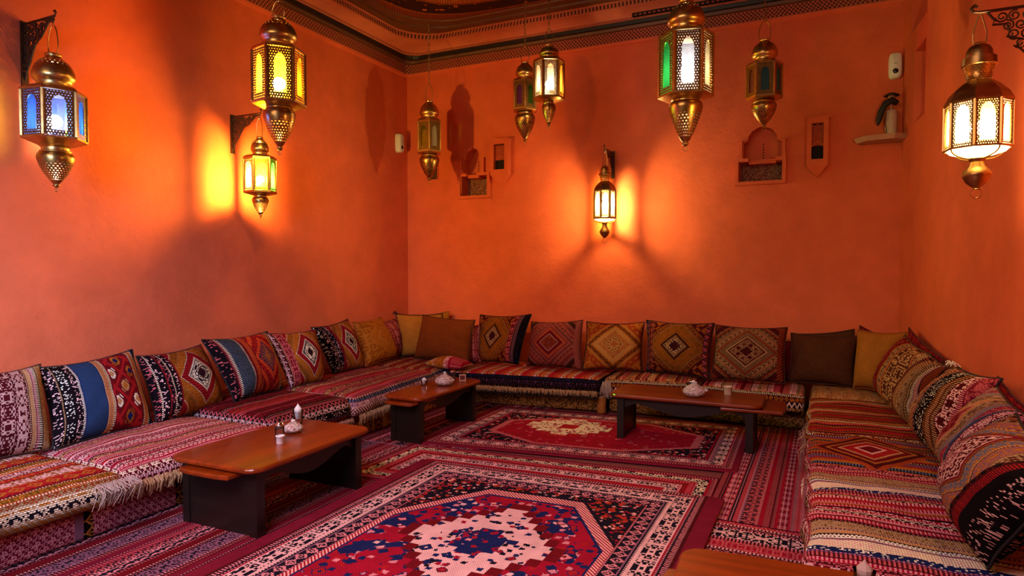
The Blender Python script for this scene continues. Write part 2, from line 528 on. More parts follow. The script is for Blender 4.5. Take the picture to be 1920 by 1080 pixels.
ce = MB(); ce.box(XL - 0.3, 1.6, Y0, YB + 0.3, ZT, ZT + 0.1)
tag(ce.build('ceiling', painted_ceiling()), kind='structure')

# ---- cornice: bands swept along left, back and right walls
def ring(d, r, n=8):
    """plan polyline at distance d from the walls with rounded corners of radius r"""
    pts = [(XL + d, Y0)]
    c = (XL + d + r, YB - d - r)
    for k in range(n + 1):
        a = PI - PI / 2 * k / n
        pts.append((c[0] + r * math.cos(a), c[1] + r * math.sin(a)))
    xc = CR.x - d
    pts.append((-1.9, YB - d)); pts.append((-1.2, YB - d))
    c = (xc - r + 0.10 * (d + r), YB - d - r)
    for k in range(n + 1):
        a = PI / 2 - (PI / 2 + 0.10) * k / n
        pts.append((c[0] + r * math.cos(a), c[1] + r * math.sin(a)))
    pts.append((xr(Y0) - d, Y0))
    return pts
def cornice(name, prof, mat):
    """prof: (d, z, r)"""
    rings = [[(x, y, z) for x, y in ring(d, r)] for d, z, r in prof]
    base = rings[0]; L = [0.0]
    for i in range(1, len(base)): L.append(L[-1] + math.dist(base[i], base[i - 1]))
    V = [0.0]
    for i in range(1, len(prof)): V.append(V[-1] + math.hypot(prof[i][0] - prof[i - 1][0], prof[i][1] - prof[i - 1][1]))
    n = len(base); v = [p for r_ in rings for p in r_]; f = []; uv = []
    for i in range(len(prof) - 1):
        for k in range(n - 1):
            f.append((i * n + k, i * n + k + 1, (i + 1) * n + k + 1, (i + 1) * n + k))
            uv.append([(L[k], V[i]), (L[k + 1], V[i]), (L[k + 1], V[i + 1]), (L[k], V[i + 1])])
    return tag(link(name, v, f, mat, uvs=uv), kind='structure')
def lattice_mat():
    T = Tree('pierced_lattice_frieze'); u, v = T.uv()
    s = 1 / 0.040
    a = ((u + v) * s).frac() - 0.5; b = ((u - v) * s).frac() - 0.5
    hole = (1.0 - ((a.abs().gt(0.30)) + (b.abs().gt(0.30))).min(1.0)) * v.gt(0.008) * v.lt(0.106)
    c = T.mix(hole, (0.40, 0.095, 0.055), (0.035, 0.010, 0.008))
    T.bsdf(c, 0.75, spec=0.2, normal=T.bump(1.0 - hole, 1.0, 0.02))
    return T.m
def dentil_mat(name, per, duty, ca, cb, v0, v1):
    T = Tree(name); u, v = T.uv()
    m = (u * (1 / per)).frac().lt(duty) * v.gt(v0) * v.lt(v1)
    nz = T.noise(T.vec(u * 30, v * 30), 1.0, 2.0)
    c = T.mul(T.mix(m, ca, cb), T.gray(nz * 0.5 + 0.75))
    T.bsdf(c, 0.75, spec=0.2, normal=T.bump(1.0 - m, 1.0, 0.015))
    return T.m
M_LAT = lattice_mat()
M_PINKPL = plaster('rosy_plaster', (0.52, 0.135, 0.080))
M_BLACKPAINT = plain('black_painted_wood', (0.012, 0.008, 0.008), 0.4, vary=0.3)
M_BROWNPAINT = plain('brown_painted_wood', (0.10, 0.030, 0.012), 0.5, vary=0.3)
cornice('trim_1', [(0.0, 4.010, 0.06), (0.022, 4.022, 0.06), (0.026, 4.040, 0.06), (0.03, 4.044, 0.06)], M_PLASTER)
cornice('trim_2', [(0.03, 4.044, 0.06), (0.036, 4.156, 0.08)], M_LAT)
cornice('trim_3', [(0.036, 4.156, 0.08), (0.075, 4.158, 0.10), (0.085, 4.188, 0.12)], M_BROWNPAINT)
cornice('trim_4', [(0.085, 4.188, 0.12), (0.118, 4.191, 0.16), (0.122, 4.232, 0.18)], M_BLACKPAINT)
cornice('trim_5', [(0.122, 4.232, 0.18), (0.150, 4.234, 0.22), (0.154, 4.252, 0.22)], dentil_mat('rosy_dentil_row', 0.022, 0.42, (0.55, 0.16, 0.10), (0.06, 0.014, 0.010), 0.028, 0.046))
cornice('trim_6', [(0.154, 4.252, 0.22), (0.175, 4.270, 0.26), (0.215, 4.290, 0.32), (0.265, 4.302, 0.38), (0.305, 4.306, 0.42)], M_PINKPL)
cornice('trim_7', [(0.305, 4.306, 0.42), (0.318, 4.312, 0.44), (0.328, 4.366, 0.46), (0.345, 4.372, 0.46)], dentil_mat('rosy_slot_row', 0.042, 0.45, (0.40, 0.095, 0.055), (0.05, 0.014, 0.010), 0.020, 0.062))
cornice('trim_8', [(0.345, 4.372, 0.46), (0.43, 4.376, 0.56), (0.435, 4.402, 0.56), (0.53, 4.406, 0.60), (0.535, ZT, 0.60)], M_BROWNPAINT)
bk = MB()
bk.box(-1.9, CR.x - 0.3, YB - 0.19, YB - 0.12, 4.240, 4.285)
o = bk.build('trim_9', dentil_mat('black_frieze_with_red_points', 0.05, 0.5, (0.014, 0.008, 0.009), (0.34, 0.07, 0.05), 4.246, 4.262)); tag(o, kind='structure')

# ------------------------------------------------------------------ wall niches and small wall things
def frame_rect(mb, x0, x1, z0, z1, w, y0, y1):
    mb.box(x0, x1, y0, y1, z0, z0 + w); mb.box(x0, x1, y0, y1, z1 - w, z1)
    mb.box(x0, x0 + w, y0, y1, z0 + w, z1 - w); mb.box(x1 - w, x1, y0, y1, z0 + w, z1 - w)
def carved_mat():
    T = Tree('carved_stone_panel'); x, y, z = T.xyz(T.obj())
    vd, vr, vg = T.voro(T.vec(x, z), 32.0, 'EUCLIDEAN')
    r = (vd * 14.0 + T.noise(T.obj(), 30.0, 2.0) * 6.0).sin()
    c = T.mix(r.gt(0.45), (0.24, 0.062, 0.030), (0.50, 0.24, 0.17))
    c = T.mul(c, T.gray(T.noise(T.obj(), 20.0, 3.0) * 0.8 + 0.5))
    T.bsdf(c, 0.8, normal=T.bump(r, 0.7, 0.01))
    return T.m
M_CARVED = carved_mat()
M_HOLE = plain('dark_hole', (0.012, 0.005, 0.004), 0.9)
def niche(q, label):
    t = tag(empty('plaster_niche', ((q['x0'] + q['x1']) / 2, YB, q['z0'])), label, 'niche', 'arched plaster niches')
    ox, oz = t.location.x, t.location.z
    def sh(mb, name, mat, y=0.0):
        mb.v = [(a - ox, b, c - oz) for a, b, c in mb.v]; return mb.build(name, mat, t)
    m = MB(); w = 0.035
    x0, x1, z0, z1 = q['x0'], q['x1'], q['z0'], q['z1']
    gap0, gap1 = q['ax0'] + 0.03, q['ax1'] - 0.03
    m.box(x0, x1, -0.055, 0.0, z0, z0 + w); m.box(x0, x0 + w, -0.05, 0.0, z0 + w, z1); m.box(x1 - w, x1, -0.05, 0.0, z0 + w, z1)
    m.box(x0 + w, gap0 + 0.02, -0.05, 0.0, z1 - w, z1); m.box(gap1 - 0.02, x1 - w, -0.05, 0.0, z1 - w, z1)
    sh(m, 'frame', M_PLASTER)
    m = MB(); m.box(gap0 + 0.02, gap1 - 0.02, 0.01, 0.15, z1 - 0.055, z1 - 0.030); m.box(gap0 + 0.02, gap1 - 0.02, 0.0, 0.15, z1 - 0.030, z1 - 0.015)
    sh(m, 'ledge', M_PLASTER)
    m = MB(); m.box(x0 + w, x1 - w, 0.168, 0.178, z0 + w, z1 - 0.036); sh(m, 'carved_panel', M_CARVED)
    for s in (0, 1):
        m = MB(); px = q['ax0'] - 0.045 if s == 0 else q['ax1'] + 0.005
        m.box(px, px + 0.04, -0.05, 0.0, z1, z1 + 0.02); m.box(px + 0.006, px + 0.034, -0.038, 0.0, z1 + 0.02, z1 + 0.17); m.box(px, px + 0.04, -0.046, 0.0, z1 + 0.17, z1 + 0.185)
        sh(m, 'side_pillar', M_PLASTER)
    m = MB(); cx = (q['ax0'] + q['ax1']) / 2
    for k in range(6):
        m.lathe([(0.0001, 0.0), (0.007, 0.001), (0.007, 0.004)], 8)
        nb = 24
        for i in range(len(m.v) - nb, len(m.v)):
            a, b, c = m.v[i]; m.v[i] = (cx + a, 0.144 + c, z1 + 0.025 + k * 0.028 + b)
    sh(m, 'hole_row', M_HOLE)
    return t
niche(N1, 'arched plaster niche over a carved box, on the back wall near the left corner')
niche(N3, 'arched plaster niche with wide open box, on the back wall under the teal glass lantern')

def lattice_box(x0, x1, z0, z1, ztip, label):
    t = tag(empty('plaster_lattice_box', ((x0 + x1) / 2, YB, z0)), label, 'wall ornament', 'tall plaster lattice boxes')
    w = (x1 - x0) / 2; h = z1 - z0; d = 0.10
    m = MB(); b = 0.042
    m.box(-w, w, -d, 0, h - 0.05, h); m.box(-w - 0.01, w + 0.01, -d - 0.012, 0, h - 0.004, h + 0.016)
    m.box(-w, -w + b, -d, 0, 0, h - 0.05); m.box(w - b, w, -d, 0, 0, h - 0.05); m.box(-w + b, w - b, -d, 0, 0, 0.06)
    m.build('body', M_PLASTER, t)
    dz = ztip - z0
    v = [(-w, -d, 0), (w, -d, 0), (w, 0, 0), (-w, 0, 0), (0, -0.02, dz), (0, 0, dz)]
    f = [(0, 4, 1), (1, 4, 5, 2), (0, 3, 5, 4), (0, 1, 2, 3)]
    link('pointed_foot', v, f, M_PLASTER, t)
    m = MB(); m.box(-w + b, w - b, -0.035, -0.03, 0.06, h - 0.05); m.build('recess_back', M_HOLE, t)
    m = MB(); x0_, x1_ = -w + b, w - b; za, zb = 0.06 + 0.28 * h, h - 0.05
    k = -14
    for k in range(-16, 30):
        for sg in (1, -1):
            pts = []
            zc = za + k * 0.022
            for i in range(9):
                x = x0_ + (x1_ - x0_) * i / 8
                z = zc + sg * (x - x0_) * 1.2 + (0 if sg == 1 else (x1_ - x0_) * 1.2)
                if za <= z <= zb: pts.append((x, -0.055, z))
            if len(pts) > 1: m.tube(pts, 0.0035, 4)
    m.tube([(x0_, -0.055, za), (x0_ * 0.5, -0.055, za + 0.03), (0, -0.055, za + 0.05), (x1_ * 0.5, -0.055, za + 0.03), (x1_, -0.055, za)], 0.006, 5)
    m.build('lattice_screen', M_PLASTER, t)
    return t
lattice_box(-3.672, -3.440, 2.665, 3.080, 2.52, 'tall plaster lattice box beside the arched niche near the left corner')
lattice_box(-0.170, 0.020, 2.540, 3.000, 2.43, 'tall plaster lattice box on the back wall near the right corner')

m = MB(); frame_rect(m, -0.09, 0.09, 0, 0.34, 0.012, -0.012, 0.0)
t = m.build('lattice_plaque', M_PLASTER, None, loc=(-4.56, YB, 2.66)); tag(t, 'small dark lattice plaque on the back wall behind the corner lantern', 'wall ornament')
m = MB(); m.box(-0.078, 0.078, -0.004, 0.0, 0.012, 0.328); m.build('dark_backing', M_HOLE, t)
m = MB()
for k in range(-12, 26):
    for sg in (1, -1):
        pts = []
        for i in range(9):
            x = -0.078 + 0.156 * i / 8; z = k * 0.028 + sg * (x + 0.078)
            if 0.012 <= z <= 0.328: pts.append((x, -0.008, z))
        if len(pts) > 1: m.tube(pts, 0.004, 4)
m.build('lattice_screen', plain('dark_plaster', (0.14, 0.04, 0.02), 0.8), t)

M_WHITEPLA = plain('white_plastic', (0.70, 0.66, 0.62), 0.4, vary=0.04)
M_BLACKPLA = plain('black_plastic', (0.01, 0.01, 0.012), 0.15)
M_GREYPLA = plain('grey_plastic', (0.25, 0.22, 0.2), 0.4)
def sensor(loc, rz, label):
    t = tag(empty('motion_sensor', loc, rz), label, 'sensor', 'white motion sensors')
    w, h, d = 0.055, 0.12, 0.07
    v = []; f = []; n = 20
    for j, (s, y) in enumerate(((1.0, 0.0), (1.0, -d * 0.55), (0.93, -d * 0.85), (0.78, -d), (0.001, -d * 1.02))):
        for k in range(n):
            a = 2 * PI * k / n; c, q = math.cos(a), math.sin(a)
            x = math.copysign(abs(c) ** 0.5, c) * w; z = math.copysign(abs(q) ** 0.45, q) * h
            if z < 0: x *= 1.0
            v.append((x * s, y, z * (1 - (1 - s) * 0.6) if s > 0.1 else 0))
    for j in range(4):
        for k in range(n):
            f.append((j * n + k, j * n + (k + 1) % n, (j + 1) * n + (k + 1) % n, (j + 1) * n + k))
    link('housing', v, f, M_WHITEPLA, t, True)
    m = MB(); m.lathe([(0.026, 0.0), (0.024, 0.006), (0.014, 0.011), (0.001, 0.012)], 16)
    m.v = [(x, -d - z + 0.004, y - 0.055) for x, y, z in m.v]; m.build('lens', M_BLACKPLA, t, True)
    m = MB(); m.box(-0.016, 0.016, -d * 1.03 - 0.002, -d * 0.9, 0.012, 0.018); m.build('indicator', M_GREYPLA, t)
    return t
sensor((XL, 6.90, 3.13), PI / 2, 'white motion sensor on the left wall, left of the corner lantern')
sensor((0.575, YB, 3.43), 0.0, 'white motion sensor high in the right corner above the small shelf')

sv = [(-0.20, 0.0), (-0.24, -0.10), (-0.16, -0.22), (0.06, -0.26), (0.20, -0.16), (0.14, 0.0)]
v = [(x, y, 0.0) for x, y in sv] + [(x * 1.1, y * 1.06, 0.045) for x, y in sv]
n = 6
f = [tuple(reversed(range(6))), tuple(range(6, 12))] + [(i, (i + 1) % n, (i + 1) % n + n, i + n) for i in range(n)]
t = link('wall_shelf', v, f, plain('pale_stone', (0.42, 0.20, 0.13), 0.7, bump=0.3), None, loc=(0.50, YB, 2.72))
for vv in t.data.vertices:
    if abs(vv.co.y) < 0.001: vv.co.y = 0.0
tag(t, 'small many-sided stone shelf in the right corner of the back wall', 'shelf')
t = tag(empty('figurine', (0.545, YB - 0.09, 2.765)), 'white and black figurine standing on the stone shelf in the corner', 'figurine')
M_BONE = plain('bone_white', (0.52, 0.36, 0.29), 0.6)
M_FEATHER = plain('black_cloth', (0.012, 0.010, 0.011), 0.7)
m = MB(); m.lathe([(0.045, 0.0), (0.050, 0.01), (0.048, 0.10), (0.052, 0.19), (0.046, 0.24), (0.02, 0.25), (0.0005, 0.25)][::-1], 12); m.build('robe', M_BONE, t, True)
m = MB(); m.tube([(0.045, -0.02, 0.30), (0.0, -0.04, 0.325), (-0.05, -0.05, 0.30), (-0.085, -0.05, 0.23), (-0.105, -0.05, 0.15), (-0.11, -0.05, 0.10)], 0.030, 8, taper=[0.8, 1.1, 1.1, 1.0, 0.9, 0.2]); m.build('shawl', M_FEATHER, t, True)
m = MB(); m.lathe([(0.0005, 0.395), (0.02, 0.39), (0.034, 0.365), (0.03, 0.335), (0.018, 0.315), (0.016, 0.24)], 12); m.build('head', plain('terracotta_skin', (0.35, 0.12, 0.07), 0.7), t, True)
m = MB(); m.lathe([(0.001, 0.405), (0.03, 0.40), (0.07, 0.378), (0.062, 0.374), (0.03, 0.385)], 12); m.build('hat', M_FEATHER, t, True)
m = MB(); m.tube([(-0.045, -0.03, 0.0), (-0.04, -0.045, 0.06), (-0.05, -0.04, 0.13), (-0.045, -0.03, 0.22)], 0.004, 5); m.build('staff', M_IRON, t)

# ------------------------------------------------------------------ lanterns
def chain_links(mb, x, y, z0, z1, pitch=0.032, r=0.0032):
    n = max(2, int((z1 - z0) / pitch)); p = (z1 - z0) / n
    for k in range(n):
        zc = z0 + p * (k + 0.5); pts = []
        for i in range(8):
            a = 2 * PI * i / 8
            w = 0.010 * math.cos(a); h = (p * 0.62) * math.sin(a)
            pts.append((x + w, y, zc + h) if k % 2 == 0 else (x, y + w, zc + h))
        mb.tube(pts, r, 4, closed=True)

def ring_pts(r, c, plane='xz', n=12):
    out = []
    for i in range(n):
        a = 2 * PI * i / n
        out.append((c[0] + r * math.cos(a), c[1], c[2] + r * math.sin(a)) if plane == 'xz' else (c[0], c[1] + r * math.cos(a), c[2] + r * math.sin(a)))
    return out

def window_panel(mats, parent, width, height, inset_r, ang, z0, glass, nm='panel', ar=0.47):
    """one wall of a lantern: pierced sheet with an arched opening and a coloured pane behind it"""
    hw = width / 2; hh = height / 2
    ax, ah = hw * ar, hh * (0.76 if ar < 0.5 else 0.82)
    inner = []; outer = []
    path = [(-ax * 0.5, -ah), (0.0, -ah), (ax * 0.5, -ah), (ax, -ah)] + [(ax, -ah + ah * 1.42 * k / 6) for k in range(1, 7)]
    path += [(ax * math.cos(a), ah * (0.42 + 0.58 * math.sin(a) ** 0.9)) for a in [PI * k / 12 for k in range(1, 12)]]
    path += [(-ax, -ah + ah * 1.42 * k / 6) for k in range(6, -1, -1)]
    n = len(path)
    for x, y in path:
        dd = math.hypot(x, y); c, s = x / dd, y / dd
        t = min(hw / abs(c) if abs(c) > 1e-6 else 9e9, hh / abs(s) if abs(s) > 1e-6 else 9e9)
        outer.append((t * c, t * s)); inner.append((x, y))
    for i, q in enumerate(((-hw, -hh), (hw, -hh), (hw, hh), (-hw, hh))):
        j = min(range(n), key=lambda k: math.dist(outer[k], q)); outer[j] = q
    ca, sa = math.cos(ang), math.sin(ang)
    def W(x, y, d): return (ca * d - sa * x, sa * d + ca * x, z0 + y)
    v = [W(x, y, inset_r) for x, y in outer] + [W(x, y, inset_r) for x, y in inner] + [W(x, y, inset_r - 0.006) for x, y in inner]
    f = []; uv = []
    U = lambda p: ((p[0] + hw) / width, (p[1] + hh) / width)
    for k in range(n):
        k2 = (k + 1) % n
        f.append((k, k2, n + k2, n + k)); uv.append([U(outer[k]), U(outer[k2]), U(inner[k2]), U(inner[k])])
        f.append((n + k, n + k2, 2 * n + k2, 2 * n + k)); uv.append([(0, 0)] * 4)
    p = link(nm, v, f, mats, parent, uvs=uv)
    v = [W(x * 0.985, y * 0.99, inset_r - 0.010) for x, y in outer]
    g = link('glass_pane', v, [tuple(range(n))], GL[glass], p)
    return p

def hex_posts(t, mat, R, seg, z0, z1, ph, r):
    for k in range(seg):
        a = ph + 2 * PI * k / seg; mb = MB()
        mb.tube([(R * math.cos(a), R * math.sin(a), z0), (R * math.cos(a), R * math.sin(a), z1)], r, 5)
        mb.build('corner_post', mat, t)

def lantern(label, top, s, dome_r, body0, body1, R, bowl0, bowl_r, tip, ph, glasses, bulb=None, bail=40, hang=None, cone=False, group=None, ar=0.47):
    """hexagonal hanging lantern; sizes in units of s metres below the top of its cap"""
    t = tag(empty('hanging_lantern', top), label, 'lantern', group)
    z = lambda y: -y * s
    D = dome_r * s; Rm = R * s; h0 = body0
    # onion cap
    m = MB(); circ = 1.0
    pr = [(0.34, 0.0), (0.40, 0.02), (0.40, 0.05), (0.35, 0.07), (0.38, 0.11), (0.54, 0.17), (0.71, 0.24), (0.85, 0.34), (0.95, 0.46), (1.0, 0.58), (1.0, 0.65), (0.93, 0.71), (0.84, 0.75), (0.80, 0.80), (0.80, 0.86)]
    prof = [(D * a, z(h0 * b)) for a, b in pr]
    m.lathe(prof, 28)
    vmax = max(q[1] for fuv in m.uv for q in fuv)
    m.uv = [[(q[0], q[1] / vmax) for q in fuv] for fuv in m.uv]
    m.build('onion_cap', M_DOME, t, True)
    m = MB(); m.lathe([(D * 0.80, z(h0 * 0.86)), (D * 0.90, z(h0 * 0.87)), (Rm * 0.86, z(h0 * 0.93)), (Rm, z(h0)), (Rm * 1.03, z(h0 + 1.5)), (Rm * 1.03, z(h0 + 4.5)), (Rm * 0.97, z(h0 + 5))], 6, phase=ph)
    m.build('shoulder', M_BRASS, t)
    z0 = body0 + 5; z1 = body1 - 5
    hex_posts(t, M_BRASS, Rm * 0.985, 6, z(z1), z(z0), ph, 0.055 * Rm)
    wd = Rm * 0.985 * 0.95; ap = Rm * 0.985 * math.cos(PI / 6)
    for k in range(6):
        window_panel(M_FILI, t, wd, (z1 - z0) * s, ap, ph + 2 * PI * (k + 0.5) / 6, z((z0 + z1) / 2), glasses[k % len(glasses)], ar=ar)
    m = MB(); n0 = body1; n1 = bowl0
    m.lathe([(Rm * 0.97, z(n0 - 5)), (Rm * 1.03, z(n0 - 4.5)), (Rm * 1.03, z(n0 - 1)), (Rm * 0.98, z(n0)), (Rm * 0.52, z(n0 + (n1 - n0) * 0.46))], 6, phase=ph)
    m.lathe([(Rm * 0.52, z(n0 + (n1 - n0) * 0.42)), (bowl_r * s * 0.80, z(n0 + (n1 - n0) * 0.52)), (bowl_r * s * 0.74, z(n0 + (n1 - n0) * 0.60)), (bowl_r * s * 0.74, z(n0 + (n1 - n0) * 0.82)), (bowl_r * s * 0.86, z(n0 + (n1 - n0) * 0.90)), (bowl_r * s * 0.84, z(n1))], 24)
    smooth_by_angle(m.build('lower_collar', M_BRASS, t))
    B = bowl_r * s; H = tip - bowl0
    pr = [(0.84, 0.0), (0.95, 0.05), (1.0, 0.12), (0.99, 0.19), (0.92, 0.30), (0.78, 0.46), (0.56, 0.63), (0.32, 0.78), (0.14, 0.87)] if not cone else \
         [(0.88, 0.0), (0.98, 0.04), (1.0, 0.09), (0.97, 0.15), (0.84, 0.32), (0.66, 0.50), (0.48, 0.66), (0.28, 0.80), (0.14, 0.86)]
    m = MB(); m.lathe([(B * a, z(bowl0 + H * b)) for a, b in pr], 28)
    vmax = max(q[1] for fuv in m.uv for q in fuv)
    m.uv = [[(q[0], q[1] / vmax) for q in fuv] for fuv in m.uv]
    m.build('pierced_bowl', M_BOWL, t, True)
    m = MB(); e = pr[-1][1]
    m.lathe([(B * 0.14, z(bowl0 + H * e)), (B * 0.20, z(bowl0 + H * (e + 0.02))), (B * 0.19, z(bowl0 + H * (e + 0.05))), (B * 0.07, z(bowl0 + H * (e + 0.08))), (0.0005, z(bowl0 + H * (e + 0.09)))], 10)
    m.tube(ring_pts(B * 0.13, (0, 0, z(bowl0 + H * (e + 0.10)) - B * 0.10)), 0.003, 4, closed=True)
    m.build('finial', M_BRASS_DARK, t, True)
    # bail
    m = MB(); hb = bail * s; w = D * 0.36
    pts = [(-w, 0, z(3))] + [(-w * 1.25 * math.cos(a), 0, hb * 0.25 + hb * 0.75 * math.sin(a)) if a else (-w * 1.25, 0, hb * 0.25) for a in [PI * i / 10 for i in range(11)]] + [(w, 0, z(3))]
    m.tube(pts, 0.0035, 5); m.build('bail', M_BRASS_DARK, t)
    if hang is not None:
        m = MB(); chain_links(m, 0, 0, hb - 0.006, hang - top[2]); m.build('chain', M_BRASS_DARK, t)
    if bulb:
        bulb_part(t, z(body0 + (body1 - body0) * 0.60), Rm, bulb)
    return t

def bulb_part(t, zb, Rm, bulb):
    col, st = bulb
    bm = bmesh.new(); bmesh.ops.create_icosphere(bm, subdivisions=2, radius=Rm * 0.25)
    me = bpy.data.meshes.new('bulb'); bm.to_mesh(me); bm.free()
    me.materials.append(emit('bulb_glow', col, st)); me.polygons.foreach_set('use_smooth', [True] * len(me.polygons))
    o = bpy.data.objects.new('bulb', me); COL.objects.link(o); o.parent = t; o.location = (0, 0, zb)
    m = MB(); m.lathe([(0.012, zb + Rm * 0.75), (0.014, zb + Rm * 0.55), (0.016, zb + Rm * 0.2)], 8); m.build('lamp_socket', M_BRASS_DARK, t)

def face_cam(top, k, off=0.0):
    """phase that turns the middle of a panel towards the seat of the photographer"""
    a = math.atan2(0 - top[1], 0 - top[0])
    return a - PI / k + off

def plate(points, y0, y1, mat, name, parent):
    n = len(points)
    v = [(x, y0, z) for x, z in points] + [(x, y1, z) for x, z in points]
    f = [tuple(range(n)), tuple(reversed(range(n, 2 * n)))] + [(i, i + n, (i + 1) % n + n, (i + 1) % n) for i in range(n)]
    uv = [[(v[k][0], v[k][2]) for k in q] for q in f]
    return link(name, v, f, mat, parent, uvs=uv)
def pierced_iron():
    T = Tree('pierced_iron_plate'); u, v = T.uv()
    vd, vr, vg = T.voro(T.vec(u, v), 34.0, 'EUCLIDEAN')
    nz = T.noise(T.obj(), 30.0, 2.0)
    T.bsdf(T.mul((0.10, 0.045, 0.022), T.gray(nz + 0.4)), 0.5, 0.6, alpha=1.0 - vd.lt(0.36))
    return T.m
M_PIERCED = pierced_iron()
def bracket(loc, rz, reach, drop, label):
    """triangular pierced wall bracket; local +x leaves the wall"""
    t = tag(empty('wall_bracket', loc, rz), label, 'bracket', 'pierced triangular lantern brackets')
    n = 10; hyp = []
    for k in range(n + 1):
        a = k / n
        x = reach * (1 - a) + 0.02 * a; zz = -0.02 - (drop - 0.04) * a
        bow = math.sin(PI * a) * 0.11 * reach; hyp.append((x - bow, zz + bow * 0.9 + 0.012 * math.sin(a * 5 * PI)))
    plate([(0.012, -0.01), (reach, -0.01)] + hyp + [(0.012, -drop)], -0.004, 0.004, M_PIERCED, 'pierced_plate', t)
    m = MB(); m.box(0.0, 0.016, -0.02, 0.02, -drop - 0.015, 0.02); m.build('wall_strip', M_IRON, t)
    m = MB(); m.tube([(0.0, 0, 0), (reach + 0.02, 0, 0.0)], 0.008, 6); m.tube([(x, 0, zz) for x, zz in hyp], 0.006, 6)
    m.tube([(reach + 0.02, 0, 0.0), (reach + 0.035, 0, 0.02), (reach + 0.025, 0, 0.035), (reach + 0.01, 0, 0.03)], 0.006, 6)
    m.tube([(reach + 0.01, 0, 0.0), (reach + 0.014, 0, -0.03), (reach, 0, -0.045), (reach - 0.014, 0, -0.03)], 0.004, 6)
    m.build('rim_with_hook', M_IRON, t)
    return t

GW = 'hexagonal brass lanterns on chains'
# blue lantern on the left wall
bracket((XL, 2.585, 3.20), 0.0, 0.345, 0.40, 'dark iron bracket on the left wall holding the blue glass lantern')
s = 0.00353
lantern('large brass lantern with blue glass on the left wall bracket', (-4.61, 2.585, 2.955), s, 35, 70, 163, 52, 184, 30.5, 252, face_cam((-4.6, 2.58), 6, 0.16),
        ['sky', 'blue', 'lime', 'yellow', 'lime', 'blue'], ((0.66, 0.74, 1.0), 480), bail=54)
# green lantern on the left wall
bracket((XL, 4.31, 2.93), 0.0, 0.345, 0.32, 'small iron bracket on the left wall holding the green glass lantern')
s = 0.00481
lantern('small brass lantern with glowing green glass on the left wall bracket', (-4.60, 4.31, 2.718), s, 16, 38, 106, 29, 113, 15, 150, face_cam((-4.6, 4.31), 6, 0.1),
        ['lime', 'green', 'yellow', 'yellow', 'yellow', 'yellow'], ((1.0, 0.70, 0.24), 4600), bail=35, ar=0.66)
# hanging ones
HL = [
 ('large brass lantern with amber glass hanging in front of the left wall', (-3.60, 3.56, 3.365), 0.00389, 34, 62, 165, 48, 172, 29, 252, 0.05, ['amber', 'orange', 'amber', 'yellow', 'amber', 'amber'], ((1.0, 0.70, 0.28), 1250), 30, ZT, False),
 ('slim brass lantern with green and white panes hanging in the far left corner', (-4.24, 6.545, 3.512), 0.00633, 18, 38, 98, 24, 104, 18.5, 150, 0.5, ['reflect_white', 'reflect_white', 'lime', 'clear', 'green', 'lime'], None, 30, ZT, False),
 ('brass lantern with a violet pane hanging behind the bright one', (-2.83, 6.19, 3.677), 0.00556, 17.5, 36, 92, 24, 98, 19, 150, 0.52, ['green', 'amber', 'clear', 'clear', 'amber', 'violet'], None, 30, ZT, False),
 ('brightest small brass lantern with clear glass, hanging in front of the violet one', (-2.39, 5.776, 3.662), 0.00509, 18.5, 29, 103, 29, 111, 13, 155, 0.12, ['clear', 'amber', 'clear', 'clear', 'yellow', 'clear'], ((1.0, 0.72, 0.38), 480), 28, ZT, False),
 ('largest brass lantern with white and green panes, hanging high in mid room', (-0.872, 4.558, 3.370), 0.00366, 34, 64, 182, 50, 190, 31.5, 276, 0.08, ['clear', 'yellow', 'amber', 'clear', 'green', 'green'], ((0.74, 0.82, 1.0), 260), 30, ZT, True),
 ('unlit brass lantern with teal glass hanging before the right-hand wall niche', (-0.478, 5.916, 3.468), 0.00451, 23.5, 46, 112, 32, 118, 23, 165, 0.05, ['teal', 'teal', 'amber', 'teal', 'teal', 'rosy'], None, 34, ZT, False)]
for (lb, top, s, dr, b0, b1, R, w0, wr_, tip, off, gl, bu, bail, hang, cone) in HL:
    lantern(lb, top, s, dr, b0, b1, R, w0, wr_, tip, face_cam(top, 6, off), gl, bu, bail, hang, cone, GW)

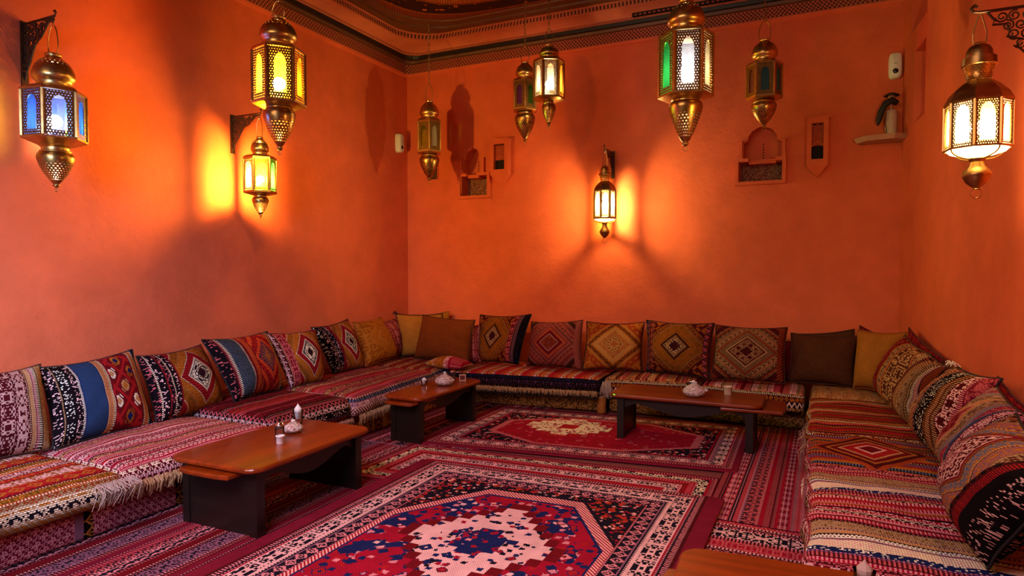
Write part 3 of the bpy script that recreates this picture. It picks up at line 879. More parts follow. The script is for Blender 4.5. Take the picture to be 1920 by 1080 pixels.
def open_lantern(label, top, s, Y, R, ph, seg, glasses, bulb, bail):
    """eight sided lantern with vase neck, open foot and hanging drop; Y: heights of its parts below the cap"""
    t = tag(empty('wall_lantern', top), label, 'lantern', 'open-bottomed brass wall lanterns')
    z = lambda y: -y * s
    Rm = R * s
    y_cap, y_brim, y_neck, y_dome, y_b0, y_b1, y_open, y_drop0, y_drop1, y_tip = Y
    m = MB(); c = Rm * 0.43
    m.lathe([(c * 0.40, z(0)), (c * 0.45, z(1)), (c * 0.40, z(y_cap * 0.12)), (c * 0.72, z(y_cap * 0.30)), (c * 0.90, z(y_cap * 0.6)), (c * 0.92, z(y_cap)), (c * 1.18, z(y_cap * 1.08)), (c * 1.22, z(y_brim)), (c * 1.1, z(y_brim * 1.03))], 24)
    smooth_by_angle(m.build('cap', M_BRASS_DARK, t))
    m = MB(); m.lathe([(c * 1.12, z(y_brim * 1.02)), (c * 0.98, z(y_brim + (y_neck - y_brim) * 0.4)), (c * 0.86, z(y_neck * 0.97)), (c * 0.92, z(y_neck))], 24)
    vmax = max(q[1] for fuv in m.uv for q in fuv); m.uv = [[(q[0], 0.35 + 0.5 * q[1] / vmax) for q in fuv] for fuv in m.uv]
    m.build('pierced_neck', M_BOWL, t, True)
    m = MB(); m.lathe([(c * 0.92, z(y_neck)), (Rm * 0.62, z(y_neck + (y_dome - y_neck) * 0.25)), (Rm * 0.86, z(y_neck + (y_dome - y_neck) * 0.6)), (Rm, z(y_dome)), (Rm * 1.02, z(y_b0)), (Rm * 0.97, z(y_b0 + 1))], seg, phase=ph)
    m.build('shoulder', M_BRASS_DARK, t)
    hex_posts(t, M_BRASS_DARK, Rm * 0.98, seg, z(y_b1), z(y_b0), ph, 0.05 * Rm)
    wd = 2 * Rm * 0.98 * math.sin(PI / seg) * 0.95; ap = Rm * 0.98 * math.cos(PI / seg)
    for k in range(seg):
        window_panel(M_FILI, t, wd, (y_b1 - y_b0) * s, ap, ph + 2 * PI * (k + 0.5) / seg, z((y_b0 + y_b1) / 2), glasses[k % len(glasses)], ar=0.62)
    m = MB(); m.lathe([(Rm * 0.97, z(y_b1 - 1)), (Rm * 1.02, z(y_b1 - 0.5)), (Rm * 1.02, z(y_b1 + 2)), (Rm * 0.96, z(y_b1 + 3))], seg, phase=ph); m.build('bottom_band', M_BRASS_DARK, t)
    m = MB()
    for k in range(4):
        a = ph + PI / 4 + k * PI / 2; ca, sa = math.cos(a), math.sin(a)
        pts = []
        for i in range(7):
            q = i / 6; r = Rm * 0.95 * math.cos(q * PI / 2) + c * 0.25 * q
            pts.append((r * ca, r * sa, z(y_b1 + 2 + (y_open - y_b1) * math.sin(q * PI / 2))))
        m.tube(pts, 0.004, 5)
    m.build('foot_ribs', M_BRASS_DARK, t)
    m = MB(); m.lathe([(Rm * 0.93, z(y_b1 + 1)), (Rm * 0.80, z(y_b1 + (y_open - y_b1) * 0.45)), (Rm * 0.50, z(y_b1 + (y_open - y_b1) * 0.72)), (0.002, z(y_b1 + (y_open - y_b1) * 0.85))], 20); m.build('glass_bottom', GL['diffuser'], t, True)
    b = c * 1.02
    m = MB(); H = y_drop1 - y_drop0
    m.lathe([(c * 0.40, z(y_open - 2)), (c * 0.62, z(y_open + 1)), (c * 0.45, z(y_open + (y_drop0 - y_open) * 0.5)), (c * 0.55, z(y_drop0)), (b * 0.8, z(y_drop0 + H * 0.18)), (b * 1.0, z(y_drop0 + H * 0.36)), (b * 1.02, z(y_drop0 + H * 0.42)), (b * 0.95, z(y_drop0 + H * 0.5)), (b * 0.72, z(y_drop0 + H * 0.75)), (b * 0.3, z(y_drop0 + H * 0.95)), (b * 0.1, z(y_drop1))], 24)
    smooth_by_angle(m.build('drop', M_BRASS_DARK, t))
    m = MB(); rr = (y_tip - y_drop1) * s * 0.42
    m.tube(ring_pts(rr, (0, 0, z(y_drop1) - rr)), 0.0028, 4, closed=True); m.build('ring', M_BRASS_DARK, t)
    m = MB(); w = c * 0.42; hb = bail * s
    m.tube([(-w, 0, z(1)), (-w * 1.1, 0, hb * 0.35), (-w * 0.3, 0, hb * 0.95), (0, 0, hb), (w * 0.3, 0, hb * 0.95), (w * 1.1, 0, hb * 0.35), (w, 0, z(1))], 0.0035, 5); m.build('bail', M_BRASS_DARK, t)
    bulb_part(t, z(y_b0 + (y_b1 - y_b0) * 0.52), Rm, bulb)
    return t
# back wall sconce
bracket((-2.16, YB, 2.83), -PI / 2, 0.30, 0.27, 'iron bracket seen edge-on above the back wall lantern')
s = 0.00581
open_lantern('slim brass lantern on the back wall throwing two pools of light', (-2.16, 6.814, 2.651), s, (14, 18, 30, 46, 48, 98, 106, 116, 136, 147), 22, face_cam((-2.16, 6.8), 8, 0.05), 8,
             ['clear', 'clear', 'clear', 'clear', 'yellow', 'clear', 'clear', 'clear'], ((1.0, 0.80, 0.30), 3300), 31)
# right wall lantern on a scrolled bracket
def scroll_bracket(loc, reach, label):
    t = tag(empty('scrolled_bracket', loc), label, 'bracket')
    m = MB(); m.tube([(0, 0, 0), (-reach, 0, 0.0), (-reach - 0.025, 0, 0.004), (-reach - 0.035, 0, 0.022), (-reach - 0.022, 0, 0.034), (-reach - 0.012, 0, 0.024)], 0.0075, 6); m.build('top_bar', M_IRON, t)
    m = MB(); m.box(-0.012, 0.012, -0.015, 0.015, -0.36, 0.03); m.build('wall_bar', M_IRON, t)
    m = MB(); rr = random.Random(3)
    def spiral(cx, cz, r, turns=1.4, a0=0.0, sg=1):
        return [(cx + r * (1 - 0.75 * i / 16) * math.cos(a0 + sg * turns * 2 * PI * i / 16), 0, cz + r * (1 - 0.75 * i / 16) * math.sin(a0 + sg * turns * 2 * PI * i / 16)) for i in range(17)]
    for row in range(7):
        for k in range(8):
            cx = -0.025 - k * 0.046 - (row % 2) * 0.023; cz = -0.032 - row * 0.041
            if -cx > reach * 0.86 - row * 0.031: continue
            m.tube(spiral(cx, cz, 0.0245, 1.5, rr.random() * 6, rr.choice((-1, 1))), 0.0038, 5)
    e = reach - 0.36
    m.tube([(x - e, 0, z) for x, z in ((-0.335, -0.004), (-0.305, -0.045), (-0.315, -0.062), (-0.262, -0.066), (-0.250, -0.105), (-0.262, -0.12), (-0.205, -0.140), (-0.225, -0.165), (-0.195, -0.20), (-0.150, -0.215))], 0.0055, 6)
    m.tube([(x - e, 0, z) for x, z in ((-0.150, -0.215), (-0.175, -0.250), (-0.150, -0.275), (-0.165, -0.300), (-0.140, -0.315), (-0.130, -0.300))], 0.0055, 6)
    m.tube([(x - e, 0, z) for x, z in ((-0.150, -0.275), (-0.110, -0.255), (-0.07, -0.285), (-0.01, -0.345))], 0.0055, 6)
    m.build('scrollwork', M_IRON, t)
    return t
JX, JY = 0.616, 3.565
scroll_bracket((xr(JY), JY, 2.690), xr(JY) - JX, 'scrolled iron bracket on the right wall holding the wall lantern')
s = 0.00243
open_lantern('octagonal brass lantern with yellow glass on the right wall bracket', (JX, JY, 2.555), s, (26, 42, 70, 108, 112, 194, 212, 226, 268, 290), 54, face_cam((JX, JY), 8, 0.30), 8,
             ['yellow', 'clear', 'yellow', 'clear', 'clear', 'yellow', 'clear', 'clear'], ((1.0, 0.76, 0.30), 2300), 52)

# ------------------------------------------------------------------ cloth shapes
def grid_coords(L, r, n):
    a = [0.0, r * 0.12, r * 0.4, r]
    mid = [r + (L - 2 * r) * k / n for k in range(1, n)]
    return a + mid + [L - x for x in reversed(a)]

def soft_box(name, quad, z0, z1, r, mats, parent=None, bulge=0.03, seed=0.0, step=0.07, wave=0.012, loc=True, droop=0.0):
    """upholstered block over a four-cornered plan (front-left, front-right, back-right, back-left); materials: top, sides"""
    q = [Vector((x, y, 0)) for x, y in quad]
    L = ((q[1] - q[0]).length + (q[2] - q[3]).length) / 2; D = ((q[3] - q[0]).length + (q[2] - q[1]).length) / 2; T = z1 - z0
    r = min(r, T * 0.48)
    gx = grid_coords(L, r, max(3, int(L / step))); gy = grid_coords(D, r, max(3, int(D / step))); gz = grid_coords(T, r, 3)
    key = {}; v = []; f = []; uv = []; fm = []
    o = sum(q, Vector()) / 4; o.z = z0
    nf = (q[1] - q[0]).normalized(); nf = Vector((nf.y, -nf.x, 0))
    def vert(x, y, z):
        k = (round(x, 5), round(y, 5), round(z, 5))
        if k in key: return key[k]
        p = Vector((x, y, z)); c = Vector((min(max(x, r), L - r), min(max(y, r), D - r), min(max(z, r), T - r)))
        d = p - c
        if d.length > 1e-9: p = c + d.normalized() * r
        a = min(max(p.x / L, 0), 1); b = min(max(p.y / D, 0), 1); h = p.z / T
        w = q[0] * (1 - a) * (1 - b) + q[1] * a * (1 - b) + q[2] * a * b + q[3] * (1 - a) * b
        sx = max(0, math.sin(PI * a)) ** 0.5; sy = max(0, math.sin(PI * min(b * 1.0, 1))) ** 0.5
        zz = z0 + p.z + bulge * sx * sy * h
        nz = noise.noise(Vector((w.x * 2.3 + seed, w.y * 2.3, seed)))
        n2 = noise.noise(Vector((w.x * 6 + seed, w.y * 6, p.z * 5)))
        zz += wave * h * (nz + 0.5 * n2)
        side = max(0.0, 1 - b * 8)
        w = w + nf * (side * (wave * 1.6 * n2 + droop * math.sin(PI * min(1, h * 1.1)) ))
        v.append((w.x - o.x, w.y - o.y, max(zz, z0) - o.z)); key[k] = len(v) - 1
        return key[k]
    def face(c4, u4, m): f.append(tuple(vert(*c) for c in c4)); uv.append(u4); fm.append(m)
    for i in range(len(gx) - 1):
        for j in range(len(gy) - 1):
            x0, x1, y0, y1 = gx[i], gx[i + 1], gy[j], gy[j + 1]
            face([(x0, y0, T), (x1, y0, T), (x1, y1, T), (x0, y1, T)], [(x0, y0), (x1, y0), (x1, y1), (x0, y1)], 0)
            face([(x0, y0, 0), (x0, y1, 0), (x1, y1, 0), (x1, y0, 0)], [(x0, y0), (x0, y1), (x1, y1), (x1, y0)], 1)
        for j in range(len(gz) - 1):
            x0, x1, a, b = gx[i], gx[i + 1], gz[j], gz[j + 1]
            face([(x0, 0, a), (x1, 0, a), (x1, 0, b), (x0, 0, b)], [(x0, a), (x1, a), (x1, b), (x0, b)], 1)
            face([(x1, D, a), (x0, D, a), (x0, D, b), (x1, D, b)], [(x1, a), (x0, a), (x0, b), (x1, b)], 1)
    for i in range(len(gy) - 1):
        for j in range(len(gz) - 1):
            y0, y1, a, b = gy[i], gy[i + 1], gz[j], gz[j + 1]
            face([(0, y1, a), (0, y0, a), (0, y0, b), (0, y1, b)], [(y1, a), (y0, a), (y0, b), (y1, b)], 1)
            face([(L, y0, a), (L, y1, a), (L, y1, b), (L, y0, b)], [(y0, a), (y1, a), (y1, b), (y0, b)], 1)
    ob = link(name, v, f, mats, parent, True, uv, fm, o)
    ob['front'] = 0; del ob['front']
    return ob

def fringe(parent, p0, p1, z, length, mat, n, out, seed=1, spread=0.02, name='fringe', r=0.0022):
    """a row of loose threads hanging along a line; world coordinates"""
    rr = random.Random(seed); m = MB(); o = parent.location
    a = Vector((p0[0], p0[1], z)); b = Vector((p1[0], p1[1], z)); nrm = Vector((out[0], out[1], 0)).normalized(); al = (b - a).normalized()
    for k in range(n):
        p = a.lerp(b, (k + rr.random()) / n) - o
        p += Vector((0, 0, rr.uniform(-0.006, 0.006)))
        L = length * rr.uniform(0.6, 1.15); sx = rr.uniform(-1, 1) * spread; so = rr.uniform(0.25, 1.0) * spread
        p1_ = p + nrm * so + al * sx * 0.5 - Vector((0, 0, L * 0.4))
        p2 = p + nrm * (so * 0.7) + al * sx - Vector((0, 0, L))
        m.tube([p, p1_, p2], r, 3, taper=[1.0, 1.1, 0.5])
    return m.build(name, mat, parent)

def cushion(name, quad, thick, mat, label, group=None, pinch=0.07, seed=0.0, pip=None, n=22, cat='cushion', wr=0.014):
    """a stuffed square between four corners in space (bl, br, tr, tl as seen from the front)"""
    bl, br, tr, tl = [Vector(c) for c in quad]
    nrm = ((br - bl).cross(tl - bl)).normalized()
    base = (bl + br) / 2
    w = ((br - bl).length + (tr - tl).length) / 2; h = ((tl - bl).length + (tr - br).length) / 2
    base.z -= 0.0
    def plane(a, b):
        a2 = a * (1 - pinch * (1 - b * b)); b2 = b * (1 - pinch * (1 - a * a) - (0.03 if b > 0 else 0.0) * (1 - a * a))
        s, t = (a2 + 1) / 2, (b2 + 1) / 2
        return bl * (1 - s) * (1 - t) + br * s * (1 - t) + tr * s * t + tl * (1 - s) * t
    v = []; f = []; uv = []
    idx = {}
    ts = [-math.cos(PI * i / n) * 0.35 + (2 * i / n - 1) * 0.65 for i in range(n + 1)]
    for side in (1, -1):
        for j, b in enumerate(ts):
            for i, a in enumerate(ts):
                edge = i in (0, n) or j in (0, n)
                if side == -1 and edge:
                    idx[(side, i, j)] = idx[(1, i, j)]; continue
                p = plane(a, b)
                q = max(0.0, (1 - abs(a) ** 2.6) * (1 - abs(b) ** 2.6))
                t = thick * 1.15 * q ** 0.56 * (1 + 0.10 * (-b))
                fold = noise.noise(Vector((a * 2.2 + seed, b * 2.2, seed * 1.7))) * 0.9 + 0.5 * noise.noise(Vector((a * 5 + seed, b * 3.3, seed)))
                rad = math.sin(10 * math.atan2(b, a) + seed) * (abs(a) + abs(b)) * 0.25
                t += wr * (fold + rad) * (q ** 0.5)
                p = p + nrm * (t * (0.62 if side == 1 else -0.38))
                if edge: p = p + nrm * (wr * 0.6 * noise.noise(Vector((a * 3 + seed, b * 3, 2))))
                v.append(p - base); idx[(side, i, j)] = len(v) - 1
    for side in (1, -1):
        for j in range(n):
            for i in range(n):
                c = [(i, j), (i + 1, j), (i + 1, j + 1), (i, j + 1)]
                if side == -1: c = c[::-1]
                f.append(tuple(idx[(side, a, b)] for a, b in c))
                uv.append([((ts[a] + 1) / 2 * w, (ts[b] + 1) / 2 * h) for a, b in c])
    # patterns are drawn on a half-metre square, whatever the cushion's size
    uv = [[(x / w * 0.5, y / h * 0.5) for x, y in q] for q in uv]
    o = link(name, v, f, mat, None, True, uv, None, base)
    tag(o, label, cat, group)
    if pip is not None:
        m = MB(); ring = [(i, 0) for i in range(n)] + [(n, j) for j in range(n)] + [(i, n) for i in range(n, 0, -1)] + [(0, j) for j in range(n, 0, -1)]
        m.tube([v[idx[(1, i, j)]] for i, j in ring], 0.006, 5, closed=True)
        m.build('piping', pip, o, True)
    return o

# ------------------------------------------------------------------ cushion cloths
def strip_pillow(name, bandsU, wob=0.01, seed=0.0, tilt=0.0, **kw):
    """bands running across the whole cushion"""
    def fn(T, u, v):
        c = kilim(T, v + seed, u + v * tilt, bandsU, wob=wob, seed=seed, kn=0.0055)
        return c
    return fabric(name, fn, **kw)

def diamond_pillow(name, ring, left=None, right=None, cx=0.25, cy=0.25, ax=1.0, ay=1.0, seed=0.0, kn=0.0065, **kw):
    """concentric lozenges from the middle outward, with side strips given as (width, bands)"""
    def fn(T, u, v):
        x = (u - cx).abs() * ax; y = (v - cy).abs() * ay
        d = x + y
        al = (u - cx) * ax - (v - cy) * ay
        al2 = (u - cx) * ax + (v - cy) * ay
        sg = ((u - cx) * (v - cy)).gt(0.0)
        along = al * sg + al2 * (1.0 - sg) + 0.6
        c = kilim(T, along, d, ring, seed=seed, kn=kn, rep=False)
        if left:
            c = T.mix(u.lt(left[0]), c, kilim(T, v + 1.3, u, left[1], seed=seed + 2, kn=kn))
        if right:
            c = T.mix(u.gt(0.5 - right[0]), c, kilim(T, v + 1.7, 0.5 - u, right[1], seed=seed + 3, kn=kn))
        return c
    return fabric(name, fn, **kw)

DARKSTRIP = [(0.020, 'black', 'rose', 7), (0.006, 'maroon', 'cream', 1), (0.030, 'black', 'blush', 7), (0.008, 'maroon', 'red', 1)]
M_P_BLUE = None
def blue_fn(T, u, v):
    bands = [(0.030, 'black', 'blush', 7), (0.006, 'black', 'tan', 1), (0.036, 'black', 'ivory', 7), (0.006, 'black', 'tan', 1), (0.027, 'black', 'blush', 7), (0.006, 'black', 'ivory', 1), (0.006, 'navy', 'cream', 1), (0.100, 'blue', lin('#263755'), 7), (0.006, 'navy', 'ivory', 1), (0.030, 'tan', 'rust', 1), (0.008, 'black', 'cream', 1),
             (0.006, 'deep', 'cream', 1), (0.160, 'deep', 'red', 2), (0.008, 'maroon', 'ivory', 1), (0.028, 'tan', 'rust', 1), (0.008, 'black', 'ivory', 1), (0.040, 'blue', 'navy', 7)]
    c = kilim(T, v, u, bands, seed=2.0, kn=0.0050, rep=False)
    # four hooked squares set as a lozenge lattice in the red field
    a = (u - 0.345) + (v - 0.25) * 0.62; b = (u - 0.345) - (v - 0.25) * 0.62
    s = 1 / 0.120
    ia = (a * s + 0.5).floor(); ib = (b * s + 0.5).floor()
    la = ((a * s + 0.5).frac() - 0.5).abs() * 2; lb = ((b * s + 0.5).frac() - 0.5).abs() * 2
    la = la.q(0.14); lb = lb.q(0.14)
    m = la.max(lb)
    hook = T.white((la * 4).floor(), (lb * 4).floor(), 3.0).gt(0.45)
    pick = T.white(ia, ib, 5.0)
    figure = T.ramp(pick, [(0.0, P['gold']), (0.36, P['ivory']), (0.66, P['ochre']), (0.85, P['tan'])])
    core = T.mix(m.lt(0.34), figure, T.ramp(pick, [(0.0, P['navy']), (0.36, P['tan']), (0.66, P['navy']), (0.85, P['gold'])]))
    cell = T.mix(m.lt(0.72) * (m.lt(0.46) + hook).min(1.0), T.mix(m.gt(0.86), P['deep'], P['red']), core)
    inside = u.gt(0.275) * u.lt(0.415) * v.gt(0.02) * v.lt(0.48)
    return T.mix(inside, c, cell)
M_P_BLUE = fabric('cloth_blue_band', blue_fn)
M_P_CREAM = strip_pillow('cloth_cream_pixel', [(w_, 'maroon', lin('#c08e84'), 3) for w_ in (0.085, 0.075, 0.095, 0.085)] + [ (0.010, 'maroon', 'cream', 1), (0.030, 'tan', 'sand', 1), (0.008, 'wine', 'ivory', 1), (0.020, 'mauve', 'blush', 1), (0.010, 'black', 'ivory', 1), (0.014, 'black', 'ivory', 1), (0.05, 'sand', 'ochre', 7), (0.02, 'brown', 'tan', 1), (0.09, 'sand', 'ochre', 7)], wob=0.004, seed=0.0)
AMBER = [(0.032, 'ink', 'maroon', 3), (0.050, 'ink', 'ivory', 3), (0.006, 'ivory', 'tan', 0), (0.008, 'maroon', 'ivory', 1), (0.046, 'red', 'deep', 5), (0.008, 'maroon', 'ivory', 1), (0.052, 'gold', 'ochre', 3), (0.008, 'tan', 'black', 1), (0.048, 'ochre', 'olive', 3), (0.008, 'black', 'cream', 1), (0.04, 'red', 'maroon', 1), (0.05, 'olive', 'gold', 3), (0.3, 'maroon', 'red', 3)]
M_P_AMBER = diamond_pillow('cloth_amber_lozenge', AMBER, left=(0.13, DARKSTRIP), cx=0.30, seed=4.0, ax=0.90, ay=0.66)
M_P_AMBER2 = diamond_pillow('cloth_red_amber_lozenge', AMBER, left=(0.10, [(0.03, 'maroon', 'blush', 3), (0.008, 'black', 'tan', 1), (0.06, 'deep', 'rose', 3)]), cx=0.29, cy=0.26, seed=9.0, ax=0.88, ay=0.66)
M_P_AMBER3 = diamond_pillow('cloth_amber_lozenge_black_side', AMBER, left=(0.15, [(0.03, 'black', 'ivory', 7), (0.03, 'black', 'blush', 7), (0.008, 'maroon', 'tan', 1), (0.05, 'ink', 'blush', 7), (0.03, 'maroon', 'red', 1)]), cx=0.31, cy=0.26, seed=12.0, ax=0.92, ay=0.66)
M_P_STEEL = diamond_pillow('cloth_steel_band_lozenge', [(0.04, 'navy', 'gold', 3), (0.03, 'gold', 'navy', 3), (0.03, 'navy', 'rust', 3), (0.04, 'red', 'orange', 5), (0.05, 'deep', 'red', 2), (0.05, 'red', 'orange', 1), (0.3, 'deep', 'rust', 3)],
    left=(0.215, [(0.035, 'black', 'rose', 7), (0.01, 'maroon', 'rose', 1), (0.008, 'black', 'cream', 1), (0.008, 'ink', 'cream', 1), (0.085, lin('#3d4350'), lin('#2a2e38'), 7), (0.008, 'ink', 'cream', 1), (0.012, 'maroon', 'rose', 1), (0.05, 'deep', 'orange', 1)]),
    right=(0.085, [(0.045, lin('#3d4350'), lin('#2a2e38'), 7), (0.008, 'ink', 'cream', 1), (0.02, 'tan', 'rust', 1), (0.012, 'maroon', 'cream', 1)]), cx=0.33, cy=0.26, seed=15.0, ax=1.15, ay=0.72)
OLIVE = [(0.045, 'ink', 'maroon', 3), (0.035, 'ink', 'tan', 3), (0.012, 'tan', 'cream', 0), (0.022, 'choc', 'maroon', 0), (0.045, 'ochre', 'olive', 3), (0.008, 'choc', 'gold', 1), (0.050, 'olive', 'ochre', 3), (0.010, 'choc', 'tan', 1), (0.045, 'ochre', 'brown', 3), (0.012, 'choc', 'gold', 1), (0.3, 'maroon', 'ochre', 3)]
M_P_OLIVE = diamond_pillow('cloth_olive_lozenge', OLIVE, right=(0.13, [(0.05, 'black', 'navy', 7), (0.03, 'ink', 'mauve', 1), (0.012, 'ink', 'rose', 1), (0.04, 'maroon', 'rose', 3)]), left=(0.02, [(0.02, 'maroon', 'rose', 1)]), cx=0.20, cy=0.26, seed=20.0, ax=1.15, ay=0.80)
M_P_OLIVE2 = diamond_pillow('cloth_olive_gold_lozenge', OLIVE, left=(0.075, [(0.03, 'ink', 'mauve', 3), (0.012, 'maroon', 'rose', 1), (0.03, 'ink', 'rust', 3)]), right=(0.035, [(0.015, 'maroon', 'rust', 1), (0.02, 'ink', 'rose', 3)]), cx=0.265, cy=0.25, seed=23.0, ax=1.0, ay=0.84)
M_P_ROSE = diamond_pillow('cloth_rose_lozenge', [(0.03, 'maroon', lin('#a04a42'), 3), (0.05, 'maroon', 'rust', 3), (0.016, 'maroon', 'blush', 2), (0.03, 'deep', 'maroon', 0), (0.012, 'maroon', lin('#a04a42'), 1), (0.02, 'rust', lin('#a04a42'), 1), (0.020, 'maroon', lin('#a04a42'), 1), (0.016, lin('#a04a42'), lin('#7a4440'), 0), (0.026, 'maroon', lin('#a04a42'), 1), (0.014, lin('#7a4440'), lin('#a04a42'), 0), (0.034, 'choc', lin('#a04a42'), 3), (0.016, lin('#a04a42'), 'rust', 1), (0.03, 'maroon', lin('#a04a42'), 1), (0.025, 'maroon', lin('#a04a42'), 1), (0.02, lin('#7a4440'), lin('#a04a42'), 0), (0.3, 'choc', lin('#a04a42'), 1)],
    right=(0.045, [(0.045, lin('#7a4440'), lin('#a04a42'), 5)]), cx=0.23, seed=27.0, ax=1.0, ay=0.92)
M_P_GOLD = diamond_pillow('cloth_gold_brown_motif', [(0.05, lin('#c98a45'), 'rust', 3), (0.05, lin('#c98a45'), 'brown', 3), (0.05, lin('#c98a45'), 'rust', 3), (0.045, lin('#c98a45'), 'gold', 0), (0.006, 'gold', 'cream', 1), (0.06, 'gold', 'brown', 3), (0.012, lin('#c98a45'), 'cream', 0), (0.3, 'gold', 'rust', 3)], cx=0.26, cy=0.25, seed=31.0, ax=1.0, ay=0.95, kn=0.009)
M_P_GOLD2 = diamond_pillow('cloth_gold_faint_motif', [(0.05, 'gold', 'rust', 3), (0.06, 'gold', 'ochre', 3), (0.02, 'gold', 'tan', 1), (0.03, 'ochre', 'gold', 2), (0.05, 'gold', 'ochre', 3), (0.02, 'gold', 'rust', 1), (0.3, 'gold', 'ochre', 3)], cx=0.28, cy=0.27, seed=33.0, kn=0.009)
M_P_BROWN = diamond_pillow('cloth_cream_brown_lozenge', [(0.045, 'maroon', 'choc', 3), (0.075, 'maroon', lin('#b08055'), 3), (0.012, 'choc', lin('#b08055'), 0), (0.010, lin('#b08055'), 'cream', 0), (0.018, 'choc', lin('#b08055'), 1), (0.010, lin('#b08055'), 'cream', 0), (0.018, 'choc', lin('#b08055'), 1), (0.016, 'rust', 'maroon', 1), (0.018, 'choc', lin('#b08055'), 1), (0.03, 'brown', lin('#b08055'), 3), (0.014, 'rust', lin('#b08055'), 1), (0.02, 'choc', lin('#b08055'), 1), (0.03, 'choc', lin('#b08055'), 3), (0.02, 'rust', 'maroon', 1), (0.02, 'choc', lin('#b08055'), 2), (0.3, 'maroon', 'rust', 1)],
    right=(0.05, [(0.05, 'brown', 'rust', 5)]), cx=0.235, seed=37.0, ax=0.95, ay=0.95)
M_P_PINKSPECK = strip_pillow('cloth_pink_speckle', [(0.05, 'maroon', 'rose', 3), (0.01, 'maroon', 'rose', 1), (0.06, 'wine', 'pink', 3)], seed=40.0)
M_P_REDSPECK = strip_pillow('cloth_red_speckle', [(0.05, 'deep', 'red', 3), (0.01, 'black', 'rose', 1), (0.05, 'maroon', 'crimson', 3), (0.015, 'deep', 'rust', 1)], seed=43.0)
M_P_PLAINGOLD = fabric('cloth_plain_gold_weave', lambda T, u, v: T.mix(T.noise(T.vec(u * 60, v * 60), 1.0, 2.0), lin('#94561a'), lin('#bc7830')), thread=0.010, amount=0.3)
M_P_PLAINBROWN = fabric('cloth_plain_brown', lambda T, u, v: T.mix(T.noise(T.vec(u * 40, v * 40), 1.0, 2.0), lin('#5c2a10'), lin('#7a3a16')), thread=0.004, amount=0.12, bump=0.2)
M_P_DARKBROWN = fabric('cloth_dark_brown_velvet', lambda T, u, v: T.mix(T.noise(T.vec(u * 40, v * 40), 1.0, 2.0), lin('#3c2012'), lin('#552f1c')), thread=0.004, amount=0.12, bump=0.2)
SA = [(0.060, 'brown', 'tan', 3), (0.010, 'rust', 'tan', 1), (0.045, 'tan', 'brown', 3), (0.012, 'maroon', 'cream', 1), (0.050, 'deep', 'red', 5), (0.008, 'black', 'cream', 1), (0.040, 'deep', 'red', 3), (0.010, 'gold', 'black', 1), (0.05, 'sand', 'brown', 3), (0.02, 'rust', 'tan', 1), (0.06, 'brown', 'tan', 3)]
M_P_SA = strip_pillow('cloth_right_red_tan_bands', [(w_ * 1.3, a_, b_, c_) for w_, a_, b_, c_ in SA], wob=0.13, seed=51.0, tilt=0.25)
SB = [(0.040, 'tan', 'brown', 1), (0.035, 'sand', 'brown', 3), (0.010, 'brown', 'cream', 1), (0.018, 'black', 'tan', 1), (0.014, 'tan', 'black', 1), (0.018, 'black', 'cream', 1), (0.014, 'mauve', 'tan', 1), (0.05, 'black', 'rust', 1), (0.04, 'maroon', 'tan', 1)]
M_P_SB = strip_pillow('cloth_right_tan_black_bands', [(w_ * 1.3, a_, b_, c_) for w_, a_, b_, c_ in SB], wob=0.11, seed=54.0, tilt=0.2)
SC = [(0.045, 'maroon', 'blush', 3), (0.015, 'wine', 'pink', 1), (0.055, 'wine', 'rose', 3), (0.012, 'maroon', 'blush', 1), (0.060, 'brown', 'tan', 3), (0.012, 'maroon', 'cream', 1), (0.020, 'rust', 'tan', 1), (0.030, 'black', 'blush', 6), (0.075, 'black', 'ivory', 7), (0.012, 'black', 'gold', 1), (0.03, 'brown', 'tan', 1), (0.02, 'black', 'tan', 1)]
M_P_SC = strip_pillow('cloth_right_pink_black_bands', [(w_ * 1.3, a_, b_, c_) for w_, a_, b_, c_ in SC], wob=0.13, seed=57.0, tilt=0.3)
M_P_SD = diamond_pillow('cloth_right_tan_red_triangle', [(0.08, 'deep', 'rose', 3), (0.010, 'red', 'cream', 1), (0.035, 'tan', 'gold', 1), (0.010, 'brown', 'cream', 1), (0.06, 'sand', 'brown', 3), (0.012, 'mauve', 'tan', 1), (0.04, 'steel', 'sand', 1), (0.06, 'wine', 'rose', 3), (0.3, 'tan', 'brown', 3)],
    left=(0.07, [(0.035, 'tan', 'brown', 1), (0.035, 'mauve', 'tan', 1)]), right=(0.14, [(0.05, 'wine', 'pink', 1), (0.02, 'black', 'blush', 1), (0.05, 'wine', 'blush', 3), (0.02, 'steel', 'black', 1)]), cx=0.20, cy=0.28, seed=60.0, ax=1.3, ay=0.55, kn=0.0045)
M_P_SE = diamond_pillow('cloth_right_cream_pixel_lozenge', [(0.06, 'wine', 'blush', 3), (0.07, 'blush', 'maroon', 3), (0.012, 'wine', 'cream', 0), (0.012, 'maroon', 'gold', 1), (0.045, 'gold', 'steel', 3), (0.01, 'maroon', 'cream', 1), (0.05, 'mauve', 'gold', 3), (0.012, 'maroon', 'tan', 1), (0.05, 'sand', 'brown', 3), (0.012, 'rust', 'tan', 1), (0.3, 'brown', 'tan', 3)],
    right=(0.105, [(0.045, 'black', 'blush', 7), (0.02, 'black', 'ink', 0), (0.03, 'maroon', 'red', 1), (0.03, 'black', 'maroon', 3)]), cx=0.22, cy=0.27, seed=63.0, ax=1.1, ay=0.6, kn=0.0045)

M_PIP_DARK = plain('dark_piping', P['black'], 0.9)
M_PIP_RED = plain('maroon_piping', P['maroon'], 0.9)
M_PIP_TAN = plain('tan_piping', P['ochre'], 0.9)
M_PIP_BROWN = plain('brown_piping', lin('#3a1c10'), 0.9)

